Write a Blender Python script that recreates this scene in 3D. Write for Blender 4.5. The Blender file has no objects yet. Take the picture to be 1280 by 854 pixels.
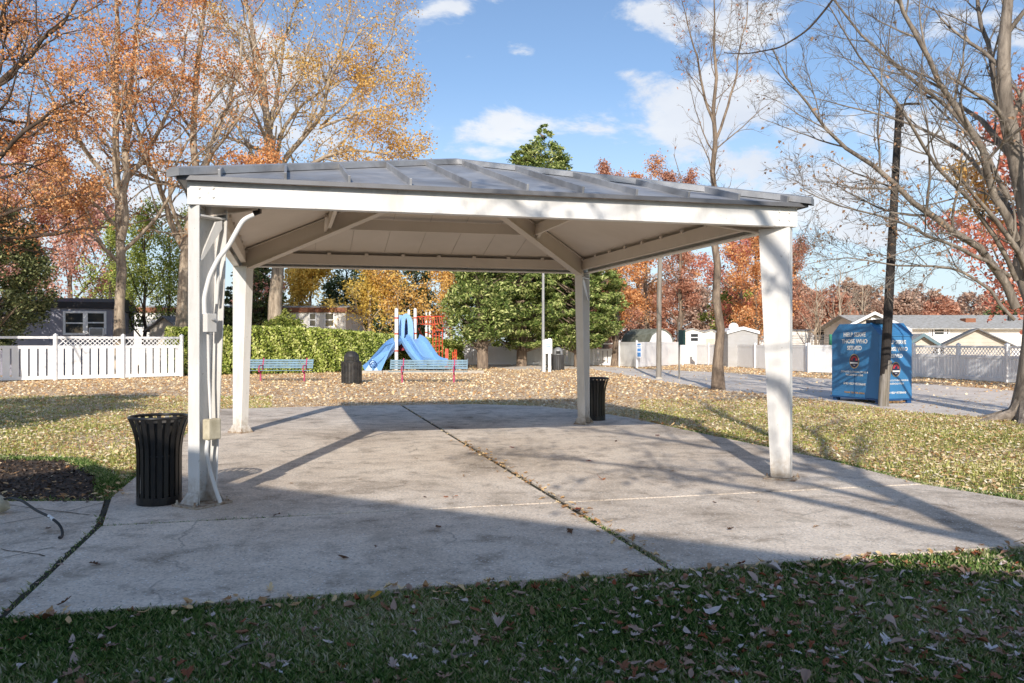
import bpy, math
import numpy as np
from math import radians, sin, cos, pi
C = bpy.context.scene.collection
F, H, HOR = 1000.0, 1.55, 427.0
def X(px, Y): return (px-640)/F*Y
def Z(py, Y): return H+(HOR-py)*Y/F
def G(px, py):
    Y = F*H/(py-HOR); return (X(px, Y), Y)
def P(px, py, Y): return (X(px, Y), Y, Z(py, Y))
RNG = np.random.default_rng(7)

# ------------------------------------------------------------------ materials
def newmat(name):
    m = bpy.data.materials.new(name); m.use_nodes = True
    nt = m.node_tree; b = nt.nodes['Principled BSDF']
    return m, nt, b
def nd(nt, typ, **kw):
    n = nt.nodes.new(typ)
    for k, v in kw.items(): setattr(n, k, v)
    return n
def ramp(nt, fac, stops, interp='LINEAR'):
    r = nd(nt, 'ShaderNodeValToRGB'); r.color_ramp.interpolation = interp
    el = r.color_ramp.elements
    while len(el) < len(stops): el.new(0.5)
    for e, (p, c) in zip(el, stops):
        e.position = p; e.color = (c[0], c[1], c[2], 1)
    nt.links.new(fac, r.inputs[0]); return r.outputs[0]
def noise(nt, scale, detail=4, rough=0.55, vec=None, dist=0):
    n = nd(nt, 'ShaderNodeTexNoise'); n.inputs['Scale'].default_value = scale
    n.inputs['Detail'].default_value = detail; n.inputs['Roughness'].default_value = rough
    n.inputs['Distortion'].default_value = dist
    if vec is not None: nt.links.new(vec, n.inputs['Vector'])
    return n.outputs['Fac']
def objvec(nt, scale=(1, 1, 1), world=True):
    if world:
        g = nd(nt, 'ShaderNodeNewGeometry'); o = g.outputs['Position']
    else:
        g = nd(nt, 'ShaderNodeTexCoord'); o = g.outputs['Object']
    mp = nd(nt, 'ShaderNodeMapping'); mp.inputs['Scale'].default_value = scale
    nt.links.new(o, mp.inputs['Vector']); return mp.outputs[0]
def mix(nt, fac, a, b, mode='MIX'):
    m = nd(nt, 'ShaderNodeMix', data_type='RGBA', blend_type=mode)
    for s, v in ((0, fac), (6, a), (7, b)):
        if isinstance(v, (int, float)): m.inputs[s].default_value = v
        elif isinstance(v, tuple): m.inputs[s].default_value = (v[0], v[1], v[2], 1)
        else: nt.links.new(v, m.inputs[s])
    return m.outputs[2]
def bump(nt, b, h, strength, dist=0.01):
    bp = nd(nt, 'ShaderNodeBump'); bp.inputs['Strength'].default_value = strength
    bp.inputs['Distance'].default_value = dist
    nt.links.new(h, bp.inputs['Height']); nt.links.new(bp.outputs[0], b.inputs['Normal'])
def paint(name, col, rough=0.5, metal=0.0, dirt=0.15, scale=3.0, dcol=None, stretch=(1, 1, 1), spec=0.5):
    m, nt, b = newmat(name)
    v = objvec(nt, stretch)
    f = noise(nt, scale, 6, 0.65, v)
    d = dcol or (col[0]*(1-dirt*1.6), col[1]*(1-dirt*1.7), col[2]*(1-dirt*2.0))
    c = ramp(nt, f, [(0.35, d), (0.62, col)])
    nt.links.new(c, b.inputs['Base Color'])
    b.inputs['Roughness'].default_value = rough; b.inputs['Metallic'].default_value = metal
    b.inputs['Specular IOR Level'].default_value = spec
    return m
def foliage(name, cols, trans=0.35, rough=0.6):
    m, nt, b = newmat(name)
    a = nd(nt, 'ShaderNodeAttribute', attribute_name='rnd')
    n = len(cols); c = ramp(nt, a.outputs['Fac'], [(i/(n-1) if n > 1 else 0, k) for i, k in enumerate(cols)])
    nt.links.new(c, b.inputs['Base Color']); b.inputs['Roughness'].default_value = rough
    b.inputs['Specular IOR Level'].default_value = 0.25
    if trans:
        t = nd(nt, 'ShaderNodeBsdfTranslucent'); nt.links.new(c, t.inputs['Color'])
        ms = nd(nt, 'ShaderNodeMixShader'); ms.inputs[0].default_value = trans
        nt.links.new(b.outputs[0], ms.inputs[1]); nt.links.new(t.outputs[0], ms.inputs[2])
        nt.links.new(ms.outputs[0], nt.nodes['Material Output'].inputs['Surface'])
    return m
def bark(name, lo, hi, scale=6):
    m, nt, b = newmat(name)
    v = objvec(nt, (1, 1, 0.22))
    f = noise(nt, scale, 8, 0.7, v, 0.4)
    c = ramp(nt, f, [(0.3, lo), (0.52, tuple((a+b_)/2 for a, b_ in zip(lo, hi))), (0.68, hi)])
    nt.links.new(c, b.inputs['Base Color']); b.inputs['Roughness'].default_value = 0.9
    b.inputs['Specular IOR Level'].default_value = 0.2
    bump(nt, b, f, 0.8, 0.03)
    return m

M = {}
# white painted steel with faint rust and dirt
def whitesteel():
    m, nt, b = newmat('white_painted_steel')
    v = objvec(nt, (1, 1, .3)); v1 = objvec(nt)
    c = ramp(nt, noise(nt, 2.4, 7, .68, v), [(0.32, (0.60, 0.57, 0.52)), (0.5, (0.75, 0.725, 0.685)), (0.68, (0.82, 0.80, 0.77))])
    g = nd(nt, 'ShaderNodeNewGeometry'); sp = nd(nt, 'ShaderNodeSeparateXYZ'); nt.links.new(g.outputs['Position'], sp.inputs[0])
    mr = nd(nt, 'ShaderNodeMapRange'); mr.inputs[1].default_value = .07; mr.inputs[2].default_value = .55; mr.inputs[3].default_value = .62; mr.inputs[4].default_value = 0
    nt.links.new(sp.outputs['Z'], mr.inputs[0])
    n2 = noise(nt, 16, 6, .7, v1); ad = nd(nt, 'ShaderNodeMath', operation='MULTIPLY'); nt.links.new(mr.outputs[0], ad.inputs[0]); nt.links.new(n2, ad.inputs[1])
    k = ramp(nt, ad.outputs[0], [(.14, (0, 0, 0)), (.42, (1, 1, 1))])
    c = mix(nt, k, c, (0.33, 0.24, 0.14))
    ch = noise(nt, 22, 4, .6, v1, .4); c = mix(nt, ramp(nt, ch, [(.69, (0, 0, 0)), (.73, (.8, .8, .8))]), c, (0.40, 0.35, 0.29))
    nt.links.new(c, b.inputs['Base Color']); b.inputs['Roughness'].default_value = .45
    bump(nt, b, noise(nt, 9, 4, .6, v1), .08, .01)
    return m
M['white'] = whitesteel()
M['cream'] = paint('cream_plastic', (0.62, 0.55, 0.40), 0.5, 0, 0.2, 9)
M['conduit'] = paint('white_conduit', (0.78, 0.76, 0.72), 0.4, 0, 0.06, 4)
M['ceil'] = paint('beige_roof_deck', (0.66, 0.58, 0.50), 0.6, 0, 0.05, 1.2)
M['vinyl'] = paint('white_vinyl', (0.88, 0.88, 0.88), 0.4, 0, 0.04, 1.5)
M['black'] = paint('black_coated_steel', (0.012, 0.012, 0.013), 0.28, 0, 0.1, 12, dcol=(0.02, 0.018, 0.015))
M['blackm'] = paint('black_plastic', (0.02, 0.02, 0.021), 0.55, 0, 0.1, 6, dcol=(0.05, 0.045, 0.04))
M['alu'] = paint('brushed_bin_steel', (0.10, 0.10, 0.105), 0.38, 0.3, 0.3, 6, stretch=(4, 4, .3))
M['galv'] = paint('galvanised_pole', (0.36, 0.36, 0.36), 0.5, 0.3, 0.2, 4, stretch=(1, 1, .3))
M['pole'] = paint('weathered_pole_timber', (0.30, 0.27, 0.24), 0.85, 0, 0.35, 7, stretch=(3, 3, .15))
M['dpole'] = paint('dark_pole_timber', (0.035, 0.028, 0.024), 0.85, 0, 0.35, 7, dcol=(0.014, 0.011, 0.01), stretch=(3, 3, .15))
M['blue'] = paint('blue_bin_paint', (0.045, 0.20, 0.42), 0.45, 0, 0.12, 1.5, stretch=(1, 1, .4))
M['blued'] = paint('dark_blue_paint', (0.015, 0.08, 0.22), 0.45, 0, 0.12, 3)
M['slide'] = paint('blue_slide_plastic', (0.22, 0.44, 0.78), 0.35, 0, 0.05, 2)
M['slided'] = paint('navy_plastic', (0.02, 0.06, 0.22), 0.4, 0, 0.05, 2)
M['benchb'] = paint('blue_coated_mesh', (0.15, 0.27, 0.36), 0.5, 0, 0.2, 5)
M['pink'] = paint('magenta_paint', (0.52, 0.07, 0.16), 0.45, 0, 0.1, 5)
M['red'] = paint('red_playground_paint', (0.66, 0.09, 0.04), 0.4, 0, 0.08, 4)
M['deckred'] = paint('dark_red_deck', (0.28, 0.01, 0.03), 0.4, 0, 0.1, 4)
M['text'] = paint('white_lettering', (0.74, 0.74, 0.72), 0.5, 0, 0.06, 9)
M['gold'] = paint('gold_lettering', (0.50, 0.28, 0.10), 0.5, 0, 0.1, 9)
M['goldring'] = paint('gold_ring', (0.42, 0.30, 0.14), 0.5, 0, 0.1, 9)
M['navy'] = paint('navy_emblem', (0.02, 0.02, 0.06), 0.5, 0, 0.1, 9)
M['emred'] = paint('red_emblem', (0.45, 0.04, 0.05), 0.5, 0, 0.1, 9)
M['signgreen'] = paint('dark_green_sign', (0.02, 0.06, 0.05), 0.5, 0, 0.1, 9)
M['signblue'] = paint('blue_sign', (0.04, 0.20, 0.50), 0.5, 0, 0.1, 9)
M['homegrey'] = paint('slate_siding', (0.30, 0.30, 0.36), 0.7, 0, 0.08, 1.5)
M['homewhite'] = paint('white_siding', (0.82, 0.79, 0.74), 0.7, 0, 0.08, 1.5)
M['homebeige'] = paint('beige_siding', (0.66, 0.59, 0.50), 0.7, 0, 0.1, 1.5)
M['shedgrey'] = paint('grey_siding', (0.44, 0.43, 0.42), 0.7, 0, 0.08, 1.5)
M['roofblack'] = paint('black_roof_metal', (0.028, 0.028, 0.035), 0.6, 0, 0.15, 2)
M['roofbrown'] = paint('rust_brown_fascia', (0.28, 0.11, 0.055), 0.7, 0, 0.15, 2)
M['shingle'] = paint('grey_shingle', (0.50, 0.49, 0.47), 0.9, 0, 0.25, 5, stretch=(1, 1, 3))
M['shingled'] = paint('dark_shingle', (0.22, 0.22, 0.23), 0.9, 0, 0.3, 5)
M['shinglegreen'] = paint('mossy_shingle', (0.22, 0.24, 0.20), 0.9, 0, 0.25, 3)
M['teal'] = paint('teal_trim', (0.14, 0.22, 0.25), 0.6, 0, 0.1, 5)
M['net'] = paint('dark_net', (0.13, 0.13, 0.13), 0.9, 0, 0.1, 5)
M['curb'] = paint('concrete_kerb', (0.50, 0.45, 0.38), 0.9, 0, 0.15, 5)
M['rust'] = paint('rusty_base_steel', (0.52, 0.46, 0.36), 0.7, 0, 0.5, 14, dcol=(0.20, 0.09, 0.035))
M['debris'] = paint('dark_joint_dirt', (0.05, 0.04, 0.03), 1, 0, 0.4, 14, dcol=(0.02, 0.028, 0.010))
m, nt, b = newmat('window_glass'); b.inputs['Base Color'].default_value = (0.04, 0.045, 0.05, 1); b.inputs['Roughness'].default_value = 0.06; M['glass'] = m

def roofmat():
    m, nt, b = newmat('standing_seam_steel')
    v = objvec(nt, (1, 1, 1))
    f = noise(nt, 1.4, 6, 0.65, v, 0.8)
    c = ramp(nt, f, [(0.3, (0.22, 0.22, 0.225)), (0.5, (0.37, 0.37, 0.375)), (0.72, (0.52, 0.52, 0.525))])
    nt.links.new(c, b.inputs['Base Color']); b.inputs['Metallic'].default_value = 0.35
    r = ramp(nt, noise(nt, 5, 5, 0.6, v), [(0.3, (.34,)*3), (0.7, (.55,)*3)])
    nt.links.new(r, b.inputs['Roughness']); bump(nt, b, noise(nt, 2, 2, 0.5, v), 0.12, 0.02)
    return m
M['roof'] = roofmat()
M['roofdark'] = paint('dark_grey_edge_steel', (.15, .15, .16), .5, .2, .1, 4)
M['deckjoint'] = paint('beige_deck_joint', (.50, .44, .375), .8, 0, .1, 4)
def concrete():
    m, nt, b = newmat('broom_concrete')
    v = objvec(nt)
    big = noise(nt, 0.55, 8, 0.66, v, 0.5)
    mid = noise(nt, 3.2, 8, 0.7, v, 0.3)
    c1 = ramp(nt, big, [(0.32, (0.50, 0.42, 0.335)), (0.46, (0.78, 0.67, 0.55)), (0.62, (0.93, 0.82, 0.69))])
    c2 = ramp(nt, mid, [(0.32, (0.48, 0.455, 0.43)), (0.48, (0.88, 0.87, 0.86)), (0.75, (1.06, 1.05, 1.03))])
    c = mix(nt, 1.0, c1, c2, 'MULTIPLY')
    # exposed pale aggregate and pits
    vo = nd(nt, 'ShaderNodeTexVoronoi'); vo.inputs['Scale'].default_value = 46
    nt.links.new(v, vo.inputs['Vector'])
    sp = ramp(nt, vo.outputs['Distance'], [(0.0, (1, 1, 1)), (0.20, (1, 1, 1)), (0.34, (0, 0, 0))])
    wn = ramp(nt, vo.outputs['Color'], [(0.60, (0, 0, 0)), (0.72, (1, 1, 1))])
    spm = mix(nt, 1.0, sp, wn, 'MULTIPLY')
    c = mix(nt, spm, c, (0.93, 0.91, 0.88))
    vo2 = nd(nt, 'ShaderNodeTexVoronoi'); vo2.inputs['Scale'].default_value = 34
    nt.links.new(v, vo2.inputs['Vector'])
    s2 = ramp(nt, vo2.outputs['Distance'], [(0.0, (1, 1, 1)), (0.14, (1, 1, 1)), (0.24, (0, 0, 0))])
    w2 = ramp(nt, vo2.outputs['Color'], [(0.62, (0, 0, 0)), (0.7, (1, 1, 1))])
    c = mix(nt, mix(nt, 1.0, s2, w2, 'MULTIPLY'), c, (0.24, 0.22, 0.19))
    fi = noise(nt, 38, 6, .8, v)
    c = mix(nt, 1.0, c, ramp(nt, fi, [(.34, (.62,)*3), (.5, (.96,)*3), (.66, (1.18,)*3)]), 'MULTIPLY')
    st = noise(nt, 1.6, 5, 0.6, v, .3)
    c = mix(nt, ramp(nt, st, [(0.60, (0, 0, 0)), (0.72, (.75, .75, .75))]), c, (0.34, 0.285, 0.22))
    st2 = noise(nt, 4.5, 6, 0.7, v, 1.0)
    c = mix(nt, ramp(nt, st2, [(0.60, (0, 0, 0)), (0.74, (.6, .6, .6))]), c, (0.36, 0.30, 0.23))
    wv = nd(nt, 'ShaderNodeTexNoise'); wv.inputs['Scale'].default_value = 1.3; wv.inputs['Detail'].default_value = 6; nt.links.new(v, wv.inputs['Vector'])
    wm = nd(nt, 'ShaderNodeVectorMath', operation='MULTIPLY_ADD'); nt.links.new(wv.outputs['Color'], wm.inputs[0]); wm.inputs[1].default_value = (.9, .9, 0); nt.links.new(v, wm.inputs[2])
    ck = nd(nt, 'ShaderNodeTexVoronoi', feature='DISTANCE_TO_EDGE'); ck.inputs['Scale'].default_value = .33; nt.links.new(wm.outputs[0], ck.inputs['Vector'])
    cm = mix(nt, 1.0, ramp(nt, ck.outputs['Distance'], [(0, (1, 1, 1)), (.0016, (1, 1, 1)), (.004, (0, 0, 0))]), ramp(nt, noise(nt, .6, 2, .5, v), [(.52, (0, 0, 0)), (.60, (.5, .5, .5))]), 'MULTIPLY')
    c = mix(nt, cm, c, (.12, .10, .08))
    nt.links.new(c, b.inputs['Base Color']); b.inputs['Roughness'].default_value = 0.93
    b.inputs['Specular IOR Level'].default_value = 0.25
    bump(nt, b, noise(nt, 70, 6, 0.7, v), 0.5, 0.006)
    return m
M['concrete'] = concrete()
def groundmat():
    m, nt, b = newmat('lawn_soil')
    v = objvec(nt)
    g = nd(nt, 'ShaderNodeNewGeometry'); s = nd(nt, 'ShaderNodeSeparateXYZ'); nt.links.new(g.outputs['Position'], s.inputs[0])
    fine = noise(nt, 16, 8, 0.75, v)
    green = ramp(nt, fine, [(0.3, (0.12, 0.14, 0.035)), (0.5, (0.36, 0.36, 0.10)), (0.7, (0.70, 0.60, 0.30))])
    tan = ramp(nt, fine, [(0.3, (0.42, 0.27, 0.16)), (0.45, (0.76, 0.56, 0.37)), (0.6, (0.90, 0.75, 0.56))])
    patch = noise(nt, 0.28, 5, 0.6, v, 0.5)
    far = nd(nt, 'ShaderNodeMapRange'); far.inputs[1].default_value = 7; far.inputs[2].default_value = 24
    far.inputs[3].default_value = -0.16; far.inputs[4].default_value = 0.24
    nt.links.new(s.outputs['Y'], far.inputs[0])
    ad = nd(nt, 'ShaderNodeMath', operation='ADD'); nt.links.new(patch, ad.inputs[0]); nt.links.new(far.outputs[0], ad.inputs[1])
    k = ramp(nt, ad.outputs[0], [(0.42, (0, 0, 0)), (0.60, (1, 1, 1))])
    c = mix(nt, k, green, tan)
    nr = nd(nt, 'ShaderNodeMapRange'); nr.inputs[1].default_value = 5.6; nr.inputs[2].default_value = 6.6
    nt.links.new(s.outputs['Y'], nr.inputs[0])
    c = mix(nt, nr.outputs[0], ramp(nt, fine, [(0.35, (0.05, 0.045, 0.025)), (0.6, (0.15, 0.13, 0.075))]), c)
    nt.links.new(c, b.inputs['Base Color']); b.inputs['Roughness'].default_value = 1
    b.inputs['Specular IOR Level'].default_value = 0.1
    bump(nt, b, fine, 1.0, 0.05)
    return m
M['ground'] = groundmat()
def roadmat():
    m, nt, b = newmat('worn_asphalt')
    v = objvec(nt)
    f = noise(nt, 1.2, 8, 0.7, v, 0.6)
    c = ramp(nt, f, [(0.3, (0.58, 0.51, 0.44)), (0.5, (0.80, 0.72, 0.63)), (0.7, (0.90, 0.82, 0.72))])
    sp = noise(nt, 30, 4, 0.7, v)
    c = mix(nt, 1.0, c, ramp(nt, sp, [(0.3, (.75,)*3), (.7, (1.1,)*3)]), 'MULTIPLY')
    nt.links.new(c, b.inputs['Base Color']); b.inputs['Roughness'].default_value = 1.0; b.inputs['Specular IOR Level'].default_value = .1
    bump(nt, b, sp, 0.25, 0.004)
    return m
M['road'] = roadmat()
M['mulch'] = paint('dark_mulch', (0.10, 0.072, 0.052), 1, 0, 0.4, 30, dcol=(0.022, 0.016, 0.012))
M['barkgrey'] = bark('grey_bark', (0.07, 0.055, 0.045), (0.42, 0.355, 0.29))
M['barkbrown'] = bark('brown_bark', (0.07, 0.05, 0.04), (0.38, 0.29, 0.21))
M['barkdark'] = bark('dark_bark', (0.035, 0.025, 0.02), (0.13, 0.095, 0.07))
M['barktan'] = bark('tan_bark', (0.15, 0.11, 0.08), (0.62, 0.51, 0.38))
FO = {
 'orange': foliage('orange_oak_leaves', [(0.26, 0.09, 0.03), (0.66, 0.28, 0.10), (0.88, 0.46, 0.19), (0.93, 0.64, 0.36)], .35),
 'maplebrown': foliage('dry_brown_maple_leaves', [(0.20, 0.11, 0.06), (0.50, 0.30, 0.18), (0.70, 0.48, 0.30)], .4),
 'rust': foliage('rust_leaves', [(0.26, 0.11, 0.07), (0.62, 0.30, 0.19), (0.80, 0.50, 0.36)], .4),
 'pink': foliage('salmon_leaves', [(0.42, 0.18, 0.13), (0.76, 0.44, 0.34), (0.86, 0.60, 0.50)], .4),
 'gold': foliage('golden_leaves', [(0.46, 0.24, 0.05), (0.84, 0.52, 0.15), (0.94, 0.70, 0.28)], .4),
 'yellow': foliage('yellow_leaves', [(0.50, 0.32, 0.06), (0.84, 0.62, 0.14), (0.92, 0.76, 0.30)], .45),
 'red': foliage('red_leaves', [(0.34, 0.09, 0.06), (0.70, 0.26, 0.17), (0.84, 0.46, 0.30)], .4),
 'dgreen': foliage('dark_evergreen', [(0.03, 0.05, 0.018), (0.10, 0.14, 0.05), (0.27, 0.31, 0.13)], .2),
 'green': foliage('conifer_green', [(0.03, 0.055, 0.014), (0.15, 0.215, 0.05), (0.30, 0.37, 0.10), (0.66, 0.68, 0.28)], .2),
 'lime': foliage('yellow_green_leaves', [(0.10, 0.15, 0.03), (0.34, 0.40, 0.08), (0.62, 0.62, 0.20)], .35),
 'hedge': foliage('hedge_leaves', [(0.08, 0.12, 0.018), (0.42, 0.50, 0.09), (0.82, 0.82, 0.34)], .25),
 'cedar': foliage('cedar_sprays', [(0.035, 0.05, 0.02), (0.16, 0.19, 0.075), (0.44, 0.46, 0.22)], .2),
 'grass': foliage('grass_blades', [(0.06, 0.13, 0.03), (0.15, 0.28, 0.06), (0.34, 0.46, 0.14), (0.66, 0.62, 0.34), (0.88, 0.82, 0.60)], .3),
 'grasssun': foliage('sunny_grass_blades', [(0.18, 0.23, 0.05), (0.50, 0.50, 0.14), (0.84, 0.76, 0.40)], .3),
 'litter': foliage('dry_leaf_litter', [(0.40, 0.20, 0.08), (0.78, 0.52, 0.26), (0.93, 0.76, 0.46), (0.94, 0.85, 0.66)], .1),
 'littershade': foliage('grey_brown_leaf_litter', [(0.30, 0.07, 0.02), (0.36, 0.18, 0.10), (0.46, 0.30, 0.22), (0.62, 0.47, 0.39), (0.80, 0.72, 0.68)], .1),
 'brown': foliage('brown_haze_twigs', [(0.32, 0.20, 0.15), (0.56, 0.38, 0.28), (0.70, 0.53, 0.42)], .3),
}

# ------------------------------------------------------------------ mesh helpers
def props(o, label=None, cat=None, group=None, kind=None):
    if label: o['label'] = label
    if cat: o['category'] = cat
    if group: o['group'] = group
    if kind: o['kind'] = kind
    return o
def empty(name, loc, label, cat, group=None, rz=0):
    o = bpy.data.objects.new(name, None); C.objects.link(o); o.location = loc; o.rotation_euler = (0, 0, rz)
    o.empty_display_size = 0.2
    return props(o, label, cat, group)
def link(name, me, mat, parent=None, smooth=False):
    me.materials.append(mat)
    if smooth: me.polygons.foreach_set('use_smooth', np.ones(len(me.polygons), bool))
    o = bpy.data.objects.new(name, me); C.objects.link(o)
    if parent is not None:
        o.parent = parent
        pl = parent
        # geometry is written in world space: undo the parent's placement
        off = np.zeros(3); chain = []
        while pl is not None: chain.append(pl); pl = pl.parent
        import mathutils
        mt = mathutils.Matrix.Identity(4)
        for q in reversed(chain): mt = mt @ (mathutils.Matrix.Translation(q.location) @ q.rotation_euler.to_matrix().to_4x4()) if q.type == 'EMPTY' else mt
        me.transform(mt.inverted())
    return o
class MB:
    def __init__(s): s.v = []; s.f = []
    def add(s, vs, fs):
        n = len(s.v); s.v += [tuple(map(float, p)) for p in vs]; s.f += [tuple(n+i for i in f) for f in fs]; return s
    def obox(s, c, ax, ay, az, hx, hy, hz):
        c, ax, ay, az = map(np.array, (c, ax, ay, az)); vs = []
        for k in (-1, 1):
            for j in (-1, 1):
                for i in (-1, 1): vs.append(c+ax*hx*i+ay*hy*j+az*hz*k)
        return s.add(vs, [(0, 2, 3, 1), (4, 5, 7, 6), (0, 1, 5, 4), (2, 6, 7, 3), (0, 4, 6, 2), (1, 3, 7, 5)])
    def box(s, x0, x1, y0, y1, z0, z1):
        return s.obox(((x0+x1)/2, (y0+y1)/2, (z0+z1)/2), (1, 0, 0), (0, 1, 0), (0, 0, 1), (x1-x0)/2, (y1-y0)/2, (z1-z0)/2)
    def rbox(s, c, ang, hx, hy, z0, z1):
        return s.obox((c[0], c[1], (z0+z1)/2), (cos(ang), sin(ang), 0), (-sin(ang), cos(ang), 0), (0, 0, 1), hx, hy, (z1-z0)/2)
    def beam(s, a, b, w, h, up=(0, 0, 1), h2=None):
        a, b = np.array(a, float), np.array(b, float); d = b-a; L = np.linalg.norm(d); d /= L
        x = np.cross(d, up); x /= np.linalg.norm(x); u = np.cross(x, d); h2 = h if h2 is None else h2
        vs = []
        for p, hh in ((a, h), (b, h2)):
            for i, j in ((-1, -1), (1, -1), (1, 1), (-1, 1)): vs.append(p+x*w/2*i+u*hh/2*j)
        return s.add(vs, [(3, 2, 1, 0), (4, 5, 6, 7), (0, 1, 5, 4), (1, 2, 6, 5), (2, 3, 7, 6), (3, 0, 4, 7)])
    def prism(s, pts, a, b):
        """polygon pts (list of 3d) extruded from offset a to offset b (3d vectors)"""
        n = len(pts); a, b = np.array(a), np.array(b); vs = [np.array(p)+a for p in pts]+[np.array(p)+b for p in pts]
        fs = [tuple(range(n))[::-1], tuple(range(n, 2*n))]+[(i, (i+1) % n, n+(i+1) % n, n+i) for i in range(n)]
        return s.add(vs, fs)
    def tube(s, pts, r, sides=8, caps=True):
        pts = [np.array(p, float) for p in pts]; n = len(pts)
        rs = [r]*n if np.isscalar(r) else r
        t0 = pts[1]-pts[0]; ref = np.array((0, 0, 1.)) if abs(t0[2]) < 0.9*np.linalg.norm(t0) else np.array((1., 0, 0))
        vs = []
        for i, p in enumerate(pts):
            t = pts[min(i+1, n-1)]-pts[max(i-1, 0)]; t = t/(np.linalg.norm(t)+1e-9)
            x = np.cross(ref, t); x /= np.linalg.norm(x); y = np.cross(t, x)
            for k in range(sides):
                a = 2*pi*k/sides; vs.append(p+rs[i]*(x*cos(a)+y*sin(a)))
        fs = [(i*sides+k, i*sides+(k+1) % sides, (i+1)*sides+(k+1) % sides, (i+1)*sides+k) for i in range(n-1) for k in range(sides)]
        if caps: fs += [tuple(range(sides))[::-1], tuple((n-1)*sides+k for k in range(sides))]
        return s.add(vs, fs)
    def lathe(s, c, prof, sides=24, caps=True):
        vs = [(c[0]+r*cos(2*pi*k/sides), c[1]+r*sin(2*pi*k/sides), c[2]+z) for r, z in prof for k in range(sides)]; n = len(prof)
        fs = [(i*sides+k, i*sides+(k+1) % sides, (i+1)*sides+(k+1) % sides, (i+1)*sides+k) for i in range(n-1) for k in range(sides)]
        if caps: fs += [tuple(range(sides))[::-1], tuple((n-1)*sides+k for k in range(sides))]
        return s.add(vs, fs)
    def build(s, name, mat, parent=None, smooth=False, bevel=0):
        me = bpy.data.meshes.new(name); me.from_pydata(s.v, [], s.f); me.update()
        o = link(name, me, mat, parent, smooth)
        if smooth:
            try: me.set_sharp_from_angle(angle=radians(40))
            except Exception: pass
        if bevel:
            md = o.modifiers.new('bevel', 'BEVEL'); md.width = bevel; md.segments = 2; md.limit_method = 'ANGLE'
        return o
def bigmesh(name, V, Q, mat, parent=None, rnd=None, smooth=False):
    """V (n,3); Q (m,k) polygons of the same size"""
    me = bpy.data.meshes.new(name); k = Q.shape[1]
    me.vertices.add(len(V)); me.vertices.foreach_set('co', np.ascontiguousarray(V, np.float32).ravel())
    me.loops.add(Q.size); me.loops.foreach_set('vertex_index', np.ascontiguousarray(Q, np.int32).ravel())
    me.polygons.add(len(Q)); me.polygons.foreach_set('loop_start', np.arange(0, Q.size, k, dtype=np.int32))
    me.update(calc_edges=True); me.validate()
    if rnd is not None:
        at = me.attributes.new('rnd', 'FLOAT', 'POINT'); at.data.foreach_set('value', np.ascontiguousarray(rnd, np.float32))
    return link(name, me, mat, parent, smooth)
def tubes_np(Ps, Rs, sides):
    """Ps (N,n,3), Rs (N,n) -> V, Q"""
    N, n, _ = Ps.shape
    T = np.gradient(Ps, axis=1); T /= np.linalg.norm(T, axis=2, keepdims=True)+1e-9
    ref = np.tile(np.array((0.31, 0.17, 0.93)), (N, 1)); main = Ps[:, -1]-Ps[:, 0]
    main /= np.linalg.norm(main, axis=1, keepdims=True)+1e-9
    ref[np.abs((main*ref).sum(1)) > 0.85] = (0.9, -0.4, 0.1)
    x = np.cross(ref[:, None, :], T); x /= np.linalg.norm(x, axis=2, keepdims=True)+1e-9
    y = np.cross(T, x); a = np.arange(sides)*2*pi/sides
    V = Ps[:, :, None, :]+Rs[:, :, None, None]*(x[:, :, None, :]*np.cos(a)[None, None, :, None]+y[:, :, None, :]*np.sin(a)[None, None, :, None])
    i = np.arange(N)[:, None, None]*n*sides; j = np.arange(n-1)[None, :, None]*sides; k = np.arange(sides)[None, None, :]
    k2 = (k+1) % sides
    Q = np.stack([i+j+k, i+j+k2, i+j+sides+k2, i+j+sides+k], -1).reshape(-1, 4)
    return V.reshape(-1, 3), Q
def leaves_np(rng, Cn, size, out=None, flat=0.0, aspect=0.6, droop=0.0):
    """kite shaped leaf quads at centres Cn"""
    n = len(Cn); d = rng.normal(size=(n, 3))
    if out is not None: d = d*0.9+out
    d[:, 2] *= (1-flat); d[:, 2] -= droop
    d /= np.linalg.norm(d, axis=1, keepdims=True)+1e-9
    r = rng.normal(size=(n, 3)); r[:, 2] *= (1-flat)
    w = np.cross(d, np.cross(r, d)); w /= np.linalg.norm(w, axis=1, keepdims=True)+1e-9
    s = (size*rng.uniform(0.6, 1.35, n))[:, None]
    V = np.stack([Cn-d*s*.5, Cn-d*s*.02+w*s*aspect*.5, Cn+d*s*.5, Cn-d*s*.02-w*s*aspect*.5], 1)
    V[:, 1, 2] += s[:, 0]*0.08; V[:, 3, 2] += s[:, 0]*0.08
    return V.reshape(-1, 3), np.arange(4*n).reshape(-1, 4)
def nrm(a): return a/(np.linalg.norm(a, axis=-1, keepdims=True)+1e-9)

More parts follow.
